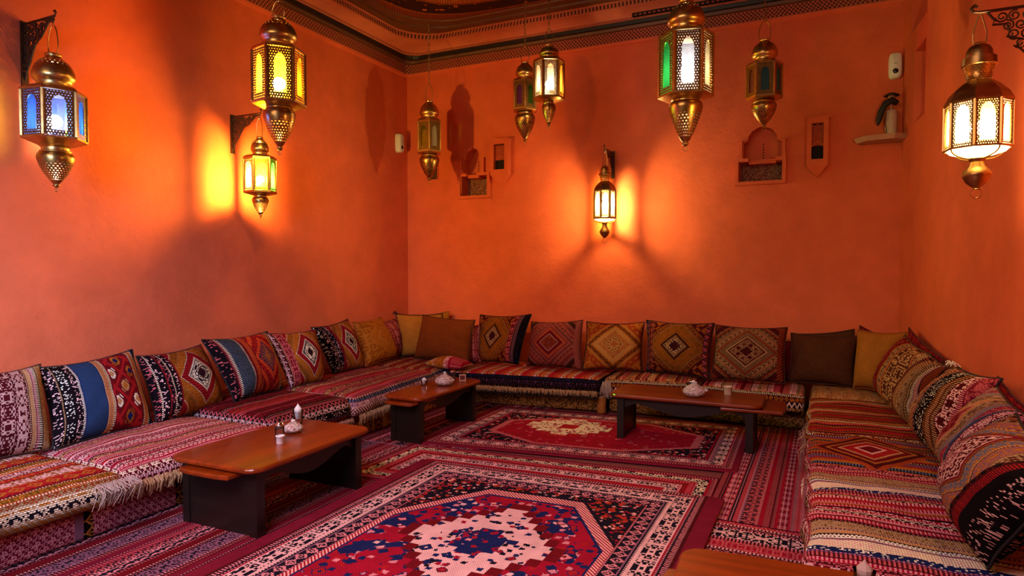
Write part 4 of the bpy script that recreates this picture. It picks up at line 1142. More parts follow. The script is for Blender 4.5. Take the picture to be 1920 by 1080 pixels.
Q = {
 'P1': [(-4.441, 1.937, 0.390), (-4.411, 2.410, 0.390), (-4.678, 2.496, 0.903), (-4.699, 2.063, 0.889)],  
 'P2': [(-4.389, 2.407, 0.390), (-4.413, 3.102, 0.390), (-4.699, 3.147, 0.926), (-4.654, 2.466, 0.884)],  
 'P3': [(-4.388, 3.114, 0.390), (-4.492, 3.814, 0.390), (-4.757, 3.793, 0.889), (-4.654, 3.145, 0.876)],  
 'P4': [(-4.320, 3.752, 0.440), (-4.400, 4.352, 0.440), (-4.685, 4.457, 0.946), (-4.583, 3.659, 0.952)],  
 'P5': [(-4.373, 4.422, 0.440), (-4.316, 4.814, 0.440), (-4.538, 4.932, 0.926), (-4.625, 4.374, 0.936)],  
 'P6': [(-4.541, 5.186, 0.440), (-4.519, 5.665, 0.440), (-4.755, 5.672, 0.970), (-4.761, 5.105, 0.923)],  
 'P7': [(-4.498, 5.658, 0.460), (-4.603, 6.394, 0.460), (-4.767, 6.284, 0.951), (-4.672, 5.644, 0.940)],  
 'P8': [(-4.583, 6.156, 0.460), (-4.715, 6.767, 0.460), (-4.787, 6.644, 0.912), (-4.642, 5.979, 0.909)],  
 'P9': [(-4.623, 6.488, 0.460), (-4.137, 6.721, 0.460), (-4.213, 6.785, 0.974), (-4.732, 6.535, 0.974)],  
 'P10': [(-4.378, 6.402, 0.460), (-3.586, 6.314, 0.460), (-3.582, 6.470, 0.941), (-4.356, 6.566, 0.971)],  
 'P11': [(-3.803, 6.448, 0.440), (-3.542, 6.574, 0.440), (-3.602, 6.648, 0.877), (-3.836, 6.529, 0.853)],  
 'P13': [(-3.657, 6.565, 0.440), (-3.100, 6.605, 0.440), (-3.011, 6.775, 1.006), (-3.656, 6.721, 0.983)],  
 'P14': [(-2.986, 6.573, 0.440), (-2.321, 6.561, 0.440), (-2.370, 6.713, 0.966), (-2.990, 6.712, 0.926)],  
 'P15': [(-2.338, 6.593, 0.440), (-1.716, 6.735, 0.440), (-1.729, 6.883, 0.954), (-2.337, 6.742, 0.948)],  
 'P16': [(-1.676, 6.754, 0.440), (-1.009, 6.605, 0.440), (-0.985, 6.758, 0.980), (-1.721, 6.921, 0.974)],  
 'P17': [(-0.994, 6.578, 0.440), (-0.316, 6.614, 0.440), (-0.307, 6.765, 0.964), (-0.971, 6.730, 0.967)],  
 'P19': [(-0.295, 6.751, 0.440), (0.267, 6.685, 0.440), (0.309, 6.815, 0.905), (-0.283, 6.883, 0.903)],  
 'P21': [(0.257, 6.651, 0.440), (0.463, 6.555, 0.440), (0.675, 6.583, 0.982), (0.288, 6.761, 0.969)],  
 'A1': [(0.441, 6.658, 0.420), (0.529, 5.737, 0.420), (0.697, 5.489, 0.921), (0.627, 6.374, 0.972)],  
 'A2': [(0.520, 5.793, 0.420), (0.585, 5.223, 0.420), (0.756, 4.940, 0.899), (0.696, 5.529, 0.924)],  
 'B': [(0.578, 5.268, 0.420), (0.633, 4.384, 0.420), (0.819, 3.999, 0.986), (0.753, 4.796, 0.929)],  
 'C': [(0.631, 4.428, 0.420), (0.662, 3.951, 0.420), (0.825, 3.503, 0.889), (0.805, 4.056, 0.943)],  
 'D': [(0.647, 3.970, 0.420), (0.565, 2.924, 0.420), (0.670, 2.471, 0.906), (0.748, 3.409, 0.924)],  
 'P18': [(-0.517, 6.920, 0.42), (-0.231, 6.920, 0.42), (-0.231, 6.960, 0.813), (-0.517, 6.960, 0.831)],
 'P20': [(-0.214, 6.950, 0.42), (0.271, 6.950, 0.42), (0.271, 6.990, 0.953), (-0.214, 6.990, 0.885)],
 'F0': [(0.316, 6.960, 0.42), (0.582, 6.960, 0.42), (0.582, 7.000, 0.890), (0.316, 7.000, 0.990)],
 'P9b': [(-4.791, 6.960, 0.42), (-4.251, 6.960, 0.42), (-4.251, 7.000, 0.992), (-4.791, 7.000, 0.928)],
 'F1': [(0.619, 6.334, .42), (0.721, 5.316, .42), (0.751, 5.316, 0.915), (0.649, 6.334, 1.040)],
 'F2': [(0.742, 5.104, .42), (0.792, 4.609, .42), (0.822, 4.609, 0.916), (0.772, 5.104, 0.901)],
 'F4': [(0.826, 4.268, .42), (0.867, 3.855, .42), (0.897, 3.855, 0.865), (0.856, 4.268, 0.958)],
}
LEFT = 'cushions along the left wall'; BACK = 'cushions along the back wall'; RIGHT = 'cushions along the right wall'; CORNER = 'cushions in the left corner'
CU = [
 ('P1', 0.20, M_P_CREAM, 'cream and maroon cushion with plain tan stripes, nearest on the left seat', LEFT, M_PIP_BROWN, 0.06),
 ('P2', 0.21, M_P_BLUE, 'cushion with a broad blue stripe and four hooked squares on the left seat', LEFT, M_PIP_DARK, 0.07),
 ('P3', 0.22, M_P_AMBER, 'large amber cushion with cream-edged lozenge beside the blue striped cushion', LEFT, M_PIP_DARK, 0.07),
 ('P4', 0.21, M_P_STEEL, 'cushion with grey-blue stripes and orange lozenge on the left seat', LEFT, M_PIP_DARK, 0.07),
 ('P5', 0.18, M_P_AMBER2, 'amber and red lozenge cushion just beyond the grey-blue striped one', LEFT, M_PIP_RED, 0.06),
 ('P6', 0.19, M_P_AMBER3, 'amber lozenge cushion with a black speckled side, next to the faded gold cushion', LEFT, M_PIP_DARK, 0.07),
 ('P7', 0.19, M_P_GOLD2, 'faded gold cushion with faint pattern near the left corner', LEFT, M_PIP_TAN, 0.06),
 ('P8', 0.14, M_P_PINKSPECK, 'flat red speckled cushion standing behind the faded gold one', CORNER, M_PIP_RED, 0.05),
 ('P9', 0.18, M_P_PLAINGOLD, 'plain gold cushion with tasselled top standing in the left corner', CORNER, M_PIP_DARK, 0.06),
 ('P9b', 0.05, M_P_PLAINGOLD, 'gold cushion hidden behind the plain brown one, only its top showing', CORNER, M_PIP_TAN, 0.05),
 ('P10', 0.20, M_P_PLAINBROWN, 'large plain rust-brown cushion in the left corner', CORNER, M_PIP_BROWN, 0.06),
 ('P11', 0.13, M_P_PINKSPECK, 'pink speckled cushion peeping out beside the plain rust-brown one', BACK, M_PIP_RED, 0.05),
 ('P13', 0.19, M_P_OLIVE, 'dark olive lozenge cushion with a navy side on the back seat', BACK, M_PIP_DARK, 0.07),
 ('P14', 0.19, M_P_ROSE, 'dusky rose cushion with nested lozenge lines on the back seat', BACK, M_PIP_RED, 0.06),
 ('P15', 0.20, M_P_GOLD, 'bright gold cushion with brown motifs in the middle of the back seat', BACK, M_PIP_DARK, 0.07),
 ('P16', 0.20, M_P_OLIVE2, 'wide olive and gold lozenge cushion right of the bright gold one', BACK, M_PIP_DARK, 0.06),
 ('P17', 0.20, M_P_BROWN, 'brown and cream cushion with large pixelled lozenge beside the dark brown plain one', BACK, M_PIP_BROWN, 0.06),
 ('P18', 0.06, M_P_REDSPECK, 'red patterned cushion glimpsed between lozenge and dark brown cushions', BACK, M_PIP_RED, 0.04),
 ('P19', 0.19, M_P_DARKBROWN, 'plain dark brown velvet cushion near the right corner', BACK, M_PIP_BROWN, 0.06),
 ('P20', 0.05, M_P_DARKBROWN, 'dark cushion behind the plain dark brown one, only its top edge showing', BACK, M_PIP_BROWN, 0.04),
 ('P21', 0.20, M_P_PLAINGOLD, 'plain gold cushion tucked into the right corner', RIGHT, M_PIP_TAN, 0.06),
 ('F0', 0.05, M_P_REDSPECK, 'red speckled cushion behind the plain gold one in the right corner', RIGHT, M_PIP_RED, 0.05),
 ('A1', 0.20, M_P_SA, 'tan cushion with dark red bands, farthest of the right wall row', RIGHT, M_PIP_BROWN, 0.05),
 ('A2', 0.20, M_P_SB, 'tan cushion with black stitched stripes, second along the right wall', RIGHT, M_PIP_BROWN, 0.05),
 ('B', 0.22, M_P_SC, 'pink cushion with a black white-dotted band leaning on the right wall', RIGHT, M_PIP_DARK, 0.05),
 ('C', 0.20, M_P_SD, 'tan cushion with dark red triangle and grey stripes on the right seat', RIGHT, M_PIP_BROWN, 0.05),
 ('D', 0.26, M_P_SE, 'big cushion with cream pixelled lozenge and black end, nearest on the right seat', RIGHT, M_PIP_DARK, 0.04),
 ('F1', 0.05, M_P_REDSPECK, 'dark red fringed cushion wedged behind the farthest right wall cushions', RIGHT, M_PIP_RED, 0.05),
 ('F2', 0.05, M_P_CREAM, 'pale cushion edge with white tassel wedged behind the right wall row', RIGHT, M_PIP_TAN, 0.05),
 ('F4', 0.06, M_P_REDSPECK, 'dark red cushion wedged behind the tan triangle cushion on the right', RIGHT, M_PIP_RED, 0.05),
]
CUSH = {}
for i, (k, th, mt, lb, gr, pp, pin) in enumerate(CU):
    CUSH[k] = cushion('scatter_cushion', Q[k], th, mt, lb, gr, pin, 1.7 * i + 0.3, pp, n=26 if k in ('D', 'P2', 'P3', 'P4', 'B', 'C', 'P1') else 20)
def tassel(parent, corner, mat, seed=5):
    rr = random.Random(seed); m = MB(); p = Vector(corner) - parent.location
    for k in range(16):
        d = Vector((rr.uniform(-1, 1), rr.uniform(-1, 0.4), rr.uniform(-0.2, 1.0))).normalized() * rr.uniform(0.02, 0.05)
        m.tube([p, p + d * 0.6 + Vector((0, 0, 0.01)), p + d - Vector((0, 0, 0.012))], 0.003, 4)
    return m.build('tassel', mat, parent)
tassel(CUSH['P9'], Q['P9'][3], M_PIP_DARK); tassel(CUSH['F2'], Q['F2'][3], plain('white_tassel', P['ivory'], 0.9), 8)

# ------------------------------------------------------------------ seats
M_TOP_ORNATE = fabric('cover_orange_ornate', lambda T, u, v: kilim(T, u, v, [(0.02, 'rust', 'cream', 1), (0.05, 'olive', 'gold', 3), (0.012, 'black', 'ivory', 1), (0.03, 'maroon', 'red', 2), (0.10, 'red', 'gold', 4), (0.015, 'orange', 'red', 1), (0.11, 'ochre', 'blush', 3), (0.015, 'black', 'red', 1), (0.05, 'red', 'orange', 3), (0.015, 'maroon', 'cream', 1), (0.08, 'deep', 'blush', 3), (0.02, 'orange', 'gold', 1)], wob=0.10, seed=70, kn=0.008), thread=0.008)
M_SIDE_CREAM = fabric('side_cream_fleece', lambda T, u, v: kilim(T, u, v, [(0.05, 'sand', 'gold', 5), (0.020, 'cream', 'sand', 5), (0.045, 'cream', 'ink', 3), (0.02, 'cream', 'gold', 3), (0.06, 'sand', 'rust', 3), (0.05, 'cream', 'gold', 5)], wob=0.03, seed=71, kn=0.010), thread=0.010, bump=1.0)
PINKS = [(0.020, 'pink', 'crimson', 1), (0.016, 'crimson', 'red', 0), (0.030, 'blush', 'crimson', 2), (0.014, 'maroon', 'blush', 1), (0.034, 'blush', 'maroon', 3), (0.014, 'crimson', 'red', 0), (0.022, 'deep', 'pink', 1), (0.030, 'maroon', 'pink', 2), (0.018, 'blush', 'pink', 0), (0.020, 'red', 'crimson', 0), (0.014, 'maroon', 'blush', 1), (0.026, 'crimson', 'blush', 1), (0.018, 'pink', 'red', 1), (0.040, 'deep', 'tan', 3), (0.018, 'black', 'pink', 1)]
M_TOP_PINK = fabric('cover_pink_stripes', lambda T, u, v: kilim(T, u, v, PINKS, wob=0.10, seed=72, kn=0.007), thread=0.007)
M_SIDE_PINK = fabric('side_maroon_net', lambda T, u, v: kilim(T, u, v, [(0.03, 'maroon', 'blush', 2), (0.03, 'wine', 'cream', 3), (0.04, 'maroon', 'pink', 2), (0.02, 'mauve', 'blush', 1)], seed=73, kn=0.008), thread=0.008)
M_TOP_DARKRED = fabric('cover_dark_red', lambda T, u, v: kilim(T, u, v, [(0.05, 'black', 'rose', 1), (0.015, 'maroon', 'tan', 1), (0.03, 'black', 'maroon', 1), (0.08, 'deep', 'maroon', 2), (0.02, 'maroon', 'rose', 1), (0.10, 'maroon', 'deep', 3), (0.02, 'crimson', 'rose', 1), (0.05, 'deep', 'rose', 1), (0.03, 'red', 'crimson', 0), (0.012, 'black', 'tan', 1), (0.06, 'maroon', 'red', 3)], wob=0.03, seed=74), thread=0.007)
M_SIDE_BLACK = fabric('side_black_white_knit', lambda T, u, v: kilim(T, u, v, [(0.03, 'maroon', 'rose', 3), (0.03, 'black', 'mauve', 2), (0.05, 'black', 'blush', 7), (0.04, 'ink', 'blush', 3), (0.05, 'black', 'rose', 2)], wob=0.01, seed=75), thread=0.008)
M_TOP_ROSE = fabric('cover_rose_stripes', lambda T, u, v: kilim(T, u, v, [(0.05, 'wine', 'rose', 1), (0.03, 'rose', 'red', 1), (0.015, 'crimson', 'pink', 1), (0.04, 'red', 'crimson', 0), (0.03, 'maroon', 'tan', 1), (0.02, 'rose', 'blush', 1), (0.05, 'maroon', 'tan', 3), (0.03, 'choc', 'rose', 1), (0.03, 'rose', 'wine', 1), (0.06, 'choc', 'tan', 3)], wob=0.08, seed=76), thread=0.007)
M_SIDE_TANNET = fabric('side_pale_knit', lambda T, u, v: kilim(T, u, v, [(0.04, 'brown', 'blush', 2), (0.05, 'blush', 'brown', 5), (0.05, 'mauve', 'blush', 3), (0.03, 'black', 'steel', 3)], seed=77), thread=0.008)
M_TOP_CORNER = fabric('cover_corner_red', lambda T, u, v: kilim(T, u, v, [(0.05, 'maroon', 'tan', 3), (0.02, 'deep', 'rose', 1), (0.07, 'deep', 'rust', 3), (0.02, 'rust', 'tan', 1)], wob=0.04, seed=78), thread=0.008)
ORS = [(0.022, 'red', 'crimson', 1), (0.014, 'rust', 'orange', 0), (0.020, 'red', 'rose', 1), (0.008, 'maroon', 'red', 0), (0.024, 'orange', 'rust', 1), (0.012, 'rose', 'pink', 0), (0.030, 'maroon', 'blush', 3), (0.014, 'tan', 'rust', 0), (0.024, 'red', 'orange', 1), (0.010, 'deep', 'rose', 1), (0.030, 'rust', 'tan', 1), (0.016, 'gold', 'rust', 0), (0.030, 'brown', 'blush', 3), (0.018, 'crimson', 'rose', 1), (0.022, 'red', 'maroon', 0)]
M_TOP_BACK = fabric('cover_back_red_orange', lambda T, u, v: kilim(T, v, u, ORS, wob=0.03, seed=80, kn=0.007), thread=0.008)
M_TOP_BACK2 = fabric('cover_back_brown_rose', lambda T, u, v: kilim(T, v, u + 0.1, [(0.03, 'rust', 'tan', 1), (0.015, 'maroon', 'rose', 0), (0.03, 'brown', 'rust', 3), (0.02, 'rose', 'tan', 1), (0.012, 'choc', 'rose', 1), (0.03, 'rust', 'rose', 1), (0.04, 'maroon', 'tan', 3), (0.02, 'tan', 'rust', 1)], wob=0.03, seed=82), thread=0.008)
M_TOP_BACK3 = fabric('cover_back_rose_tan', lambda T, u, v: kilim(T, v, u, [(0.05, 'crimson', 'rose', 1), (0.03, 'deep', 'rose', 0), (0.05, 'rose', 'rust', 1), (0.012, 'maroon', 'blush', 1), (0.05, 'blush', 'rose', 1), (0.03, 'choc', 'tan', 3), (0.05, 'tan', 'rose', 1), (0.025, 'wine', 'blush', 1), (0.04, 'rose', 'blush', 1)], wob=0.03, seed=84), thread=0.008)
M_SIDE_NAVY = fabric('side_dark_navy', lambda T, u, v: kilim(T, u, v, [(0.06, 'black', 'tan', 1), (0.03, 'black', 'brown', 6), (0.05, 'black', 'purple', 6), (0.05, 'black', 'navy', 6), (0.03, 'black', 'mauve', 6)], wob=0.01, seed=85), thread=0.008)
M_SIDE_GEO = fabric('side_dark_geometric', lambda T, u, v: kilim(T, u, v, [(0.05, 'brown', 'tan', 3), (0.05, 'black', 'blush', 2), (0.05, 'maroon', 'gold', 4), (0.02, 'black', 'cream', 1)], seed=86), thread=0.008)
RIGHTS_FAR = [(0.055, 'red', 'crimson', 1), (0.014, 'black', 'gold', 1), (0.022, 'rust', 'orange', 0), (0.010, 'maroon', 'cream', 1), (0.030, 'brown', 'rust', 1), (0.025, 'gold', 'orange', 0), (0.020, 'maroon', 'red', 1), (0.014, 'black', 'blush', 1), (0.030, 'tan', 'cream', 2), (0.022, 'rust', 'brown', 1), (0.020, 'orange', 'rust', 0), (0.030, 'crimson', 'rose', 1), (0.020, 'black', 'maroon', 1), (0.030, 'choc', 'orange', 1), (0.02, 'gold', 'rust', 0), (0.03, 'maroon', 'red', 1)]
M_TOP_R1 = fabric('cover_right_orange_red', lambda T, u, v: kilim(T, v, u, RIGHTS_FAR, wob=0.03, seed=90, kn=0.008), thread=0.009)
def r2_fn(T, u, v):
    c = kilim(T, v, u, [(0.03, 'ink', 'steel', 1), (0.05, 'rust', 'gold', 1), (0.03, 'maroon', 'red', 1), (0.02, 'black', 'cream', 1), (0.05, 'purple', 'mauve', 1), (0.03, 'red', 'rust', 1), (0.04, 'gold', 'ochre', 1)], wob=0.02, seed=92)
    x = ((u * (1 / 0.9) + 0.02).frac() - 0.5).abs() * 2; y = (v - 0.36).abs()
    d = (x * 1.0 + y * 2.6).q(0.06)
    dia = T.ramp(d, [(0.0, P['deep']), (0.16, P['blush']), (0.26, P['red']), (0.40, P['tan']), (0.46, P['deep']), (0.62, P['gold']), (0.68, P['maroon']), (0.80, P['rust'])])
    return T.mix(d.lt(0.9), c, dia)
M_TOP_R2 = fabric('cover_right_long_lozenge', lambda T, u, v: r2_fn(T, u, v), thread=0.009)
RIGHTS_NEAR = [(0.034, 'crimson', 'pink', 1), (0.016, 'black', 'crimson', 0), (0.040, 'crimson', 'blush', 3), (0.022, 'black', 'cream', 2), (0.036, 'pink', 'crimson', 1), (0.020, 'deep', 'crimson', 0), (0.044, 'crimson', 'pink', 1), (0.020, 'black', 'rose', 1),
               (0.100, 'sand', 'olive', 7), (0.014, 'purple', 'sand', 1), (0.035, 'tan', 'sand', 0), (0.016, 'black', 'ivory', 1), (0.016, 'ivory', 'black', 1), (0.024, 'mauve', 'blush', 0), (0.070, 'cream', 'blush', 7), (0.042, 'navy', 'ivory', 7), (0.020, 'purple', 'pink', 1), (0.036, 'maroon', 'rose', 1), (0.034, 'crimson', 'pink', 1), (0.022, 'tan', 'ink', 2), (0.040, 'crimson', 'blush', 1), (0.024, 'red', 'orange', 0), (0.040, 'pink', 'crimson', 1), (0.024, 'rust', 'gold', 1)]
M_TOP_R3 = fabric('cover_right_red_white_navy', lambda T, u, v: kilim(T, v, u + 0.05, RIGHTS_NEAR, wob=0.07, seed=94, kn=0.008), thread=0.010)
M_TOP_TANROLL = fabric('cover_tan_roll', lambda T, u, v: kilim(T, u, v, [(0.05, 'sand', 'ochre', 3), (0.03, 'tan', 'ochre', 5), (0.04, 'ochre', 'tan', 3)], wob=0.05, seed=96), thread=0.009)
M_BASE_RED = fabric('base_pink_maroon_lozenges', lambda T, u, v: T.mix((u * (1 / 0.62)).frac().lt(0.16),
    kilim(T, u + v, u - v + 3.0, [(0.04, 'wine', 'pink', 4), (0.04, 'wine', 'pink', 3)], seed=97), kilim(T, v, u, [(0.03, 'mauve', 'pink', 0), (0.08, 'black', 'gold', 4), (0.03, 'mauve', 'pink', 0)], seed=98)), thread=0.008)
M_BASE_TAN = fabric('base_tan_speckle', lambda T, u, v: T.mix(T.white((u * 75).floor(), (v * 75).floor()).gt(0.55), lin('#a87440'), lin('#5f3a1a')), thread=0.009)
M_BASE_BROWN = fabric('base_brown_gold_panels', lambda T, u, v: kilim(T, v, u, [(0.06, 'gold', 'ochre', 0), (0.10, 'brown', 'gold', 3), (0.05, 'choc', 'gold', 3), (0.03, 'gold', 'rust', 0), (0.12, 'maroon', 'ochre', 3)], seed=99), thread=0.008)
M_BASE_DARK = fabric('base_dark_red', lambda T, u, v: kilim(T, u, v, [(0.06, 'maroon', 'rose', 3), (0.04, 'black', 'tan', 2), (0.05, 'deep', 'blush', 3)], seed=101), thread=0.008)

M_TH_CREAM = plain('cream_threads', lin('#c9ae92'), 0.95, vary=0.4, vs=40)
M_TH_PALE = plain('pale_threads', lin('#a08578'), 0.95, vary=0.4, vs=40)
M_TH_TAN = plain('tan_threads', lin('#a8815a'), 0.95, vary=0.5, vs=40)
M_TH_BLACK = plain('black_threads', P['black'], 0.95)
M_TH_MIX = plain('rose_tan_threads', lin('#9a6a58'), 0.95, vary=0.5, vs=30)

FL = XL + 0.02
def base_block(quad, z1, mat, label, r=0.03):
    o = soft_box('bench_base', quad, 0.012, z1, r, [mat, mat], None, 0.0, 1.0, 0.12, 0.006)
    return tag(o, label, 'bench', 'low upholstered bench bases')
base_block([(-3.72, 0.9), (-3.72, 3.50), (FL, 3.50), (FL, 0.9)], 0.19, M_BASE_RED, 'pink and maroon upholstered base under the near left seats')
base_block([(-3.74, 3.52), (-3.76, 6.15), (FL, 6.15), (FL, 3.52)], 0.23, M_BASE_BROWN, 'brown and gold panelled base under the far left seats')
base_block([(-3.70, 6.33), (-2.13, 6.53), (-2.13, YB - 0.02), (-3.70, YB - 0.02)], 0.20, M_BASE_TAN, 'tan speckled base under the long back seat', 0.05)
base_block([(-2.04, 6.58), (-0.12, 6.62), (-0.12, YB - 0.02), (-2.04, YB - 0.02)], 0.20, M_BASE_TAN, 'tan base behind the dark table under the right part of the back seat', 0.05)
base_block([(-0.02, YB - 0.02), (-0.02, 2.86), (xr(2.86) - 0.02, 2.86), (xr(YB) - 0.02, YB - 0.02)], 0.20, M_BASE_DARK, 'dark red base under the right seat')
m = MB(); m.lathe([(0.001, 0.185), (0.045, 0.185), (0.05, 0.17), (0.046, 0.09), (0.050, 0.02), (0.046, 0.0), (0.001, 0.0)], 20)
tag(m.build('wooden_post', wood('pale_post_wood', lin('#7a3f18'), lin('#c07a35')), None, True, (-2.085, 6.50, 0.012)), 'short round wooden post between the two back seat bases', 'post')

SEATS = 'seat mattresses under woven covers'
def seat(quad, z0, z1, top, side, label, bulge=0.03, seed=0.0, wave=0.014, droop=0.0, r=0.055):
    return tag(soft_box('seat_mattress', quad, z0, z1, r, [top, side], None, bulge, seed, 0.06, wave, droop=droop), label, 'seat cushion', SEATS)
s1 = seat([(-3.64, 0.95), (-3.62, 2.36), (FL, 2.36), (FL, 0.95)], 0.195, 0.372, M_TOP_ORNATE, M_SIDE_CREAM, 'orange and olive patterned seat mattress with a fleecy cream front, nearest on the left', 0.02, 1.0, 0.012, 0.03)
fringe(s1, (-3.60, 2.18), (-3.59, 2.40), 0.34, 0.115, M_TH_PALE, 70, (1, 0.2), 3, 0.075)
s2 = seat([(-3.66, 2.37), (-3.66, 3.50), (FL, 3.50), (FL, 2.37)], 0.195, 0.375, M_TOP_PINK, M_SIDE_PINK, 'pink and red striped seat mattress with pale fringe on the left seat', 0.03, 2.0, 0.02, 0.02)
fringe(s2, (-3.62, 2.40), (-3.62, 3.48), 0.285, 0.085, M_TH_TAN, 330, (1, 0), 5, 0.035)
s3 = seat([(-3.68, 3.51), (-3.67, 4.40), (FL, 4.40), (FL, 3.51)], 0.235, 0.43, M_TOP_DARKRED, M_SIDE_BLACK, 'dark red seat mattress with black and white knitted front on the left', 0.015, 3.0, 0.01, 0.02)
fringe(s3, (-3.64, 3.53), (-3.63, 4.39), 0.25, 0.05, M_TH_MIX, 200, (1, 0), 6, 0.02)
s4 = seat([(-3.63, 4.41), (-3.76, 5.92), (FL, 5.92), (FL, 4.41)], 0.235, 0.43, M_TOP_ROSE, M_SIDE_TANNET, 'rose striped seat mattress with pale knitted front, far along the left wall', 0.02, 4.0, 0.016, 0.02)
fringe(s4, (-3.595, 4.43), (-3.72, 5.90), 0.27, 0.075, M_TH_TAN, 300, (1, 0), 7, 0.025)
s5 = seat([(-3.80, 5.93), (-3.80, 6.32), (-3.80, YB - 0.02), (FL, YB - 0.02)][:0] or [(-3.80, 5.93), (-3.80, YB - 0.02), (FL, YB - 0.02), (FL, 5.93)], 0.235, 0.43, M_TOP_CORNER, M_SIDE_TANNET, 'dark red seat mattress filling the left corner', 0.02, 5.0)
b1 = seat([(-3.74, 6.10), (-2.07, 6.37), (-2.07, YB - 0.02), (-3.76, YB - 0.02)], 0.205, 0.395, M_TOP_BACK, M_SIDE_NAVY, 'long red and orange striped seat mattress with dark navy front on the back seat', 0.03, 6.0, 0.012, 0.02)
fringe(b1, (-3.70, 6.085), (-2.09, 6.345), 0.265, 0.055, M_TH_TAN, 380, (0.15, -1), 8, 0.02, r=0.003)
fringe(b1, (-3.70, 6.095), (-2.09, 6.355), 0.222, 0.045, M_TH_BLACK, 380, (0.15, -1), 9, 0.02, 'black_fringe', 0.003)
b2 = seat([(-2.05, 6.42), (-1.10, 6.56), (-1.10, YB - 0.02), (-2.05, YB - 0.02)], 0.205, 0.40, M_TOP_BACK2, M_SIDE_GEO, 'brown and rose striped seat mattress in the middle of the back seat', 0.03, 7.0)
fringe(b2, (-2.045, 6.40), (-1.96, 6.42), 0.36, 0.15, M_TH_PALE, 60, (0, -1), 15, 0.035, 'corner_tuft', 0.003)
b3 = seat([(-1.08, 6.50), (-0.14, 6.42), (-0.14, YB - 0.02), (-1.08, YB - 0.02)], 0.205, 0.395, M_TOP_BACK3, M_SIDE_GEO, 'rose and tan striped seat mattress at the right end of the back seat', 0.02, 8.0)
def xrs(y): return xr(y) - 0.02
r1 = seat([(-0.10, 6.30), (-0.09, 5.02), (xrs(5.02), 5.02), (xrs(6.30), 6.30)], 0.205, 0.395, M_TOP_R1, M_SIDE_GEO, 'orange and red striped seat mattress, farthest on the right', 0.02, 9.0, 0.018)
r2 = seat([(-0.085, 5.01), (-0.085, 4.22), (xrs(4.22), 4.22), (xrs(5.01), 5.01)], 0.205, 0.39, M_TOP_R2, M_BASE_DARK, 'seat mattress with a long tan lozenge in the middle of the right seat', 0.015, 10.0, 0.016)
r3 = seat([(-0.075, 4.21), (-0.06, 2.84), (xrs(2.84), 2.84), (xrs(4.21), 4.21)], 0.205, 0.385, M_TOP_R3, M_BASE_DARK, 'red, white and navy striped seat mattress, nearest on the right', 0.02, 11.0, 0.022)
fringe(r3, (-0.088, 4.05), (-0.084, 3.75), 0.34, 0.03, M_TH_CREAM, 14, (-1, 0), 12, 0.012)
fringe(r1, (-0.11, 5.9), (-0.10, 5.1), 0.25, 0.16, M_TH_MIX, 26, (-1, 0), 16, 0.06, 'hanging_threads', 0.004)
rl = tag(soft_box('folded_cover', [(-0.10, YB - 0.02), (-0.09, 6.32), (xrs(6.32), 6.32), (xrs(YB), YB - 0.02)], 0.205, 0.41, 0.06, [M_TOP_TANROLL, M_TOP_TANROLL], None, 0.02, 12.0, 0.05, 0.01), 'tan woven cover folded at the far end of the right seat', 'cover')
pc = cushion('small_pillow', [(-3.98, 6.02, 0.475), (-3.52, 6.07, 0.455), (-3.50, 6.30, 0.46), (-3.95, 6.30, 0.475)], 0.12, fabric('cloth_small_tan_pillow', lambda T, u, v: kilim(T, v, u, [(0.10, 'tan', 'gold', 2), (0.04, 'rust', 'tan', 1), (0.10, 'gold', 'ochre', 3), (0.06, 'rose', 'blush', 3), (0.2, 'crimson', 'rose', 1)], wob=0.05, seed=105)),
             'small flat tan and pink pillow lying where the left and back seats meet', None, 0.10, 3.0, None)
pe = cushion('scatter_cushion', [(0.78, 2.86, 0.42), (0.72, 2.38, 0.42), (0.86, 2.30, 0.84), (0.90, 2.80, 0.86)], 0.14, M_P_SC, 'pink striped cushion at the very edge of the right seat', RIGHT, 0.05, 4.4, M_PIP_DARK)

# ------------------------------------------------------------------ rugs
def soft_quad_rug(name, quad, z, mat, label, th=0.010, group='overlapping rugs on the floor', nx=28, ny=28, wave=0.002):
    q = [Vector((x, y, 0)) for x, y in quad]
    L = ((q[1] - q[0]).length + (q[2] - q[3]).length) / 2; D = ((q[3] - q[0]).length + (q[2] - q[1]).length) / 2
    v = []; f = []; uv = []
    o = Vector((sum(p.x for p in q) / 4, sum(p.y for p in q) / 4, z))
    for lay in (1, 0):
        for j in range(ny + 1):
            for i in range(nx + 1):
                a, b = i / nx, j / ny
                w = q[0] * (1 - a) * (1 - b) + q[1] * a * (1 - b) + q[2] * a * b + q[3] * (1 - a) * b
                zz = 0.0
                if lay: zz = th + wave * (noise.noise(Vector((w.x * 3, w.y * 3, z * 40))) + 1)
                v.append((w.x - o.x, w.y - o.y, zz))
    n = (nx + 1) * (ny + 1)
    for j in range(ny):
        for i in range(nx):
            k = j * (nx + 1) + i
            f.append((k, k + 1, k + nx + 2, k + nx + 1)); uv.append([(i / nx * L, j / ny * D), ((i + 1) / nx * L, j / ny * D), ((i + 1) / nx * L, (j + 1) / ny * D), (i / nx * L, (j + 1) / ny * D)])
    edge = [(i) for i in range(nx)] + [j * (nx + 1) + nx for j in range(ny)] + [ny * (nx + 1) + i for i in range(nx, 0, -1)] + [j * (nx + 1) for j in range(ny, 0, -1)]
    for a, b in zip(edge, edge[1:] + edge[:1]):
        f.append((a, a + n, b + n, b)); uv.append([(0.01, 0.01)] * 4)
    ob = link(name, v, f, mat, None, True, uv, None, o)
    smooth_by_angle(ob, 50)
    return tag(ob, label, 'rug', group)

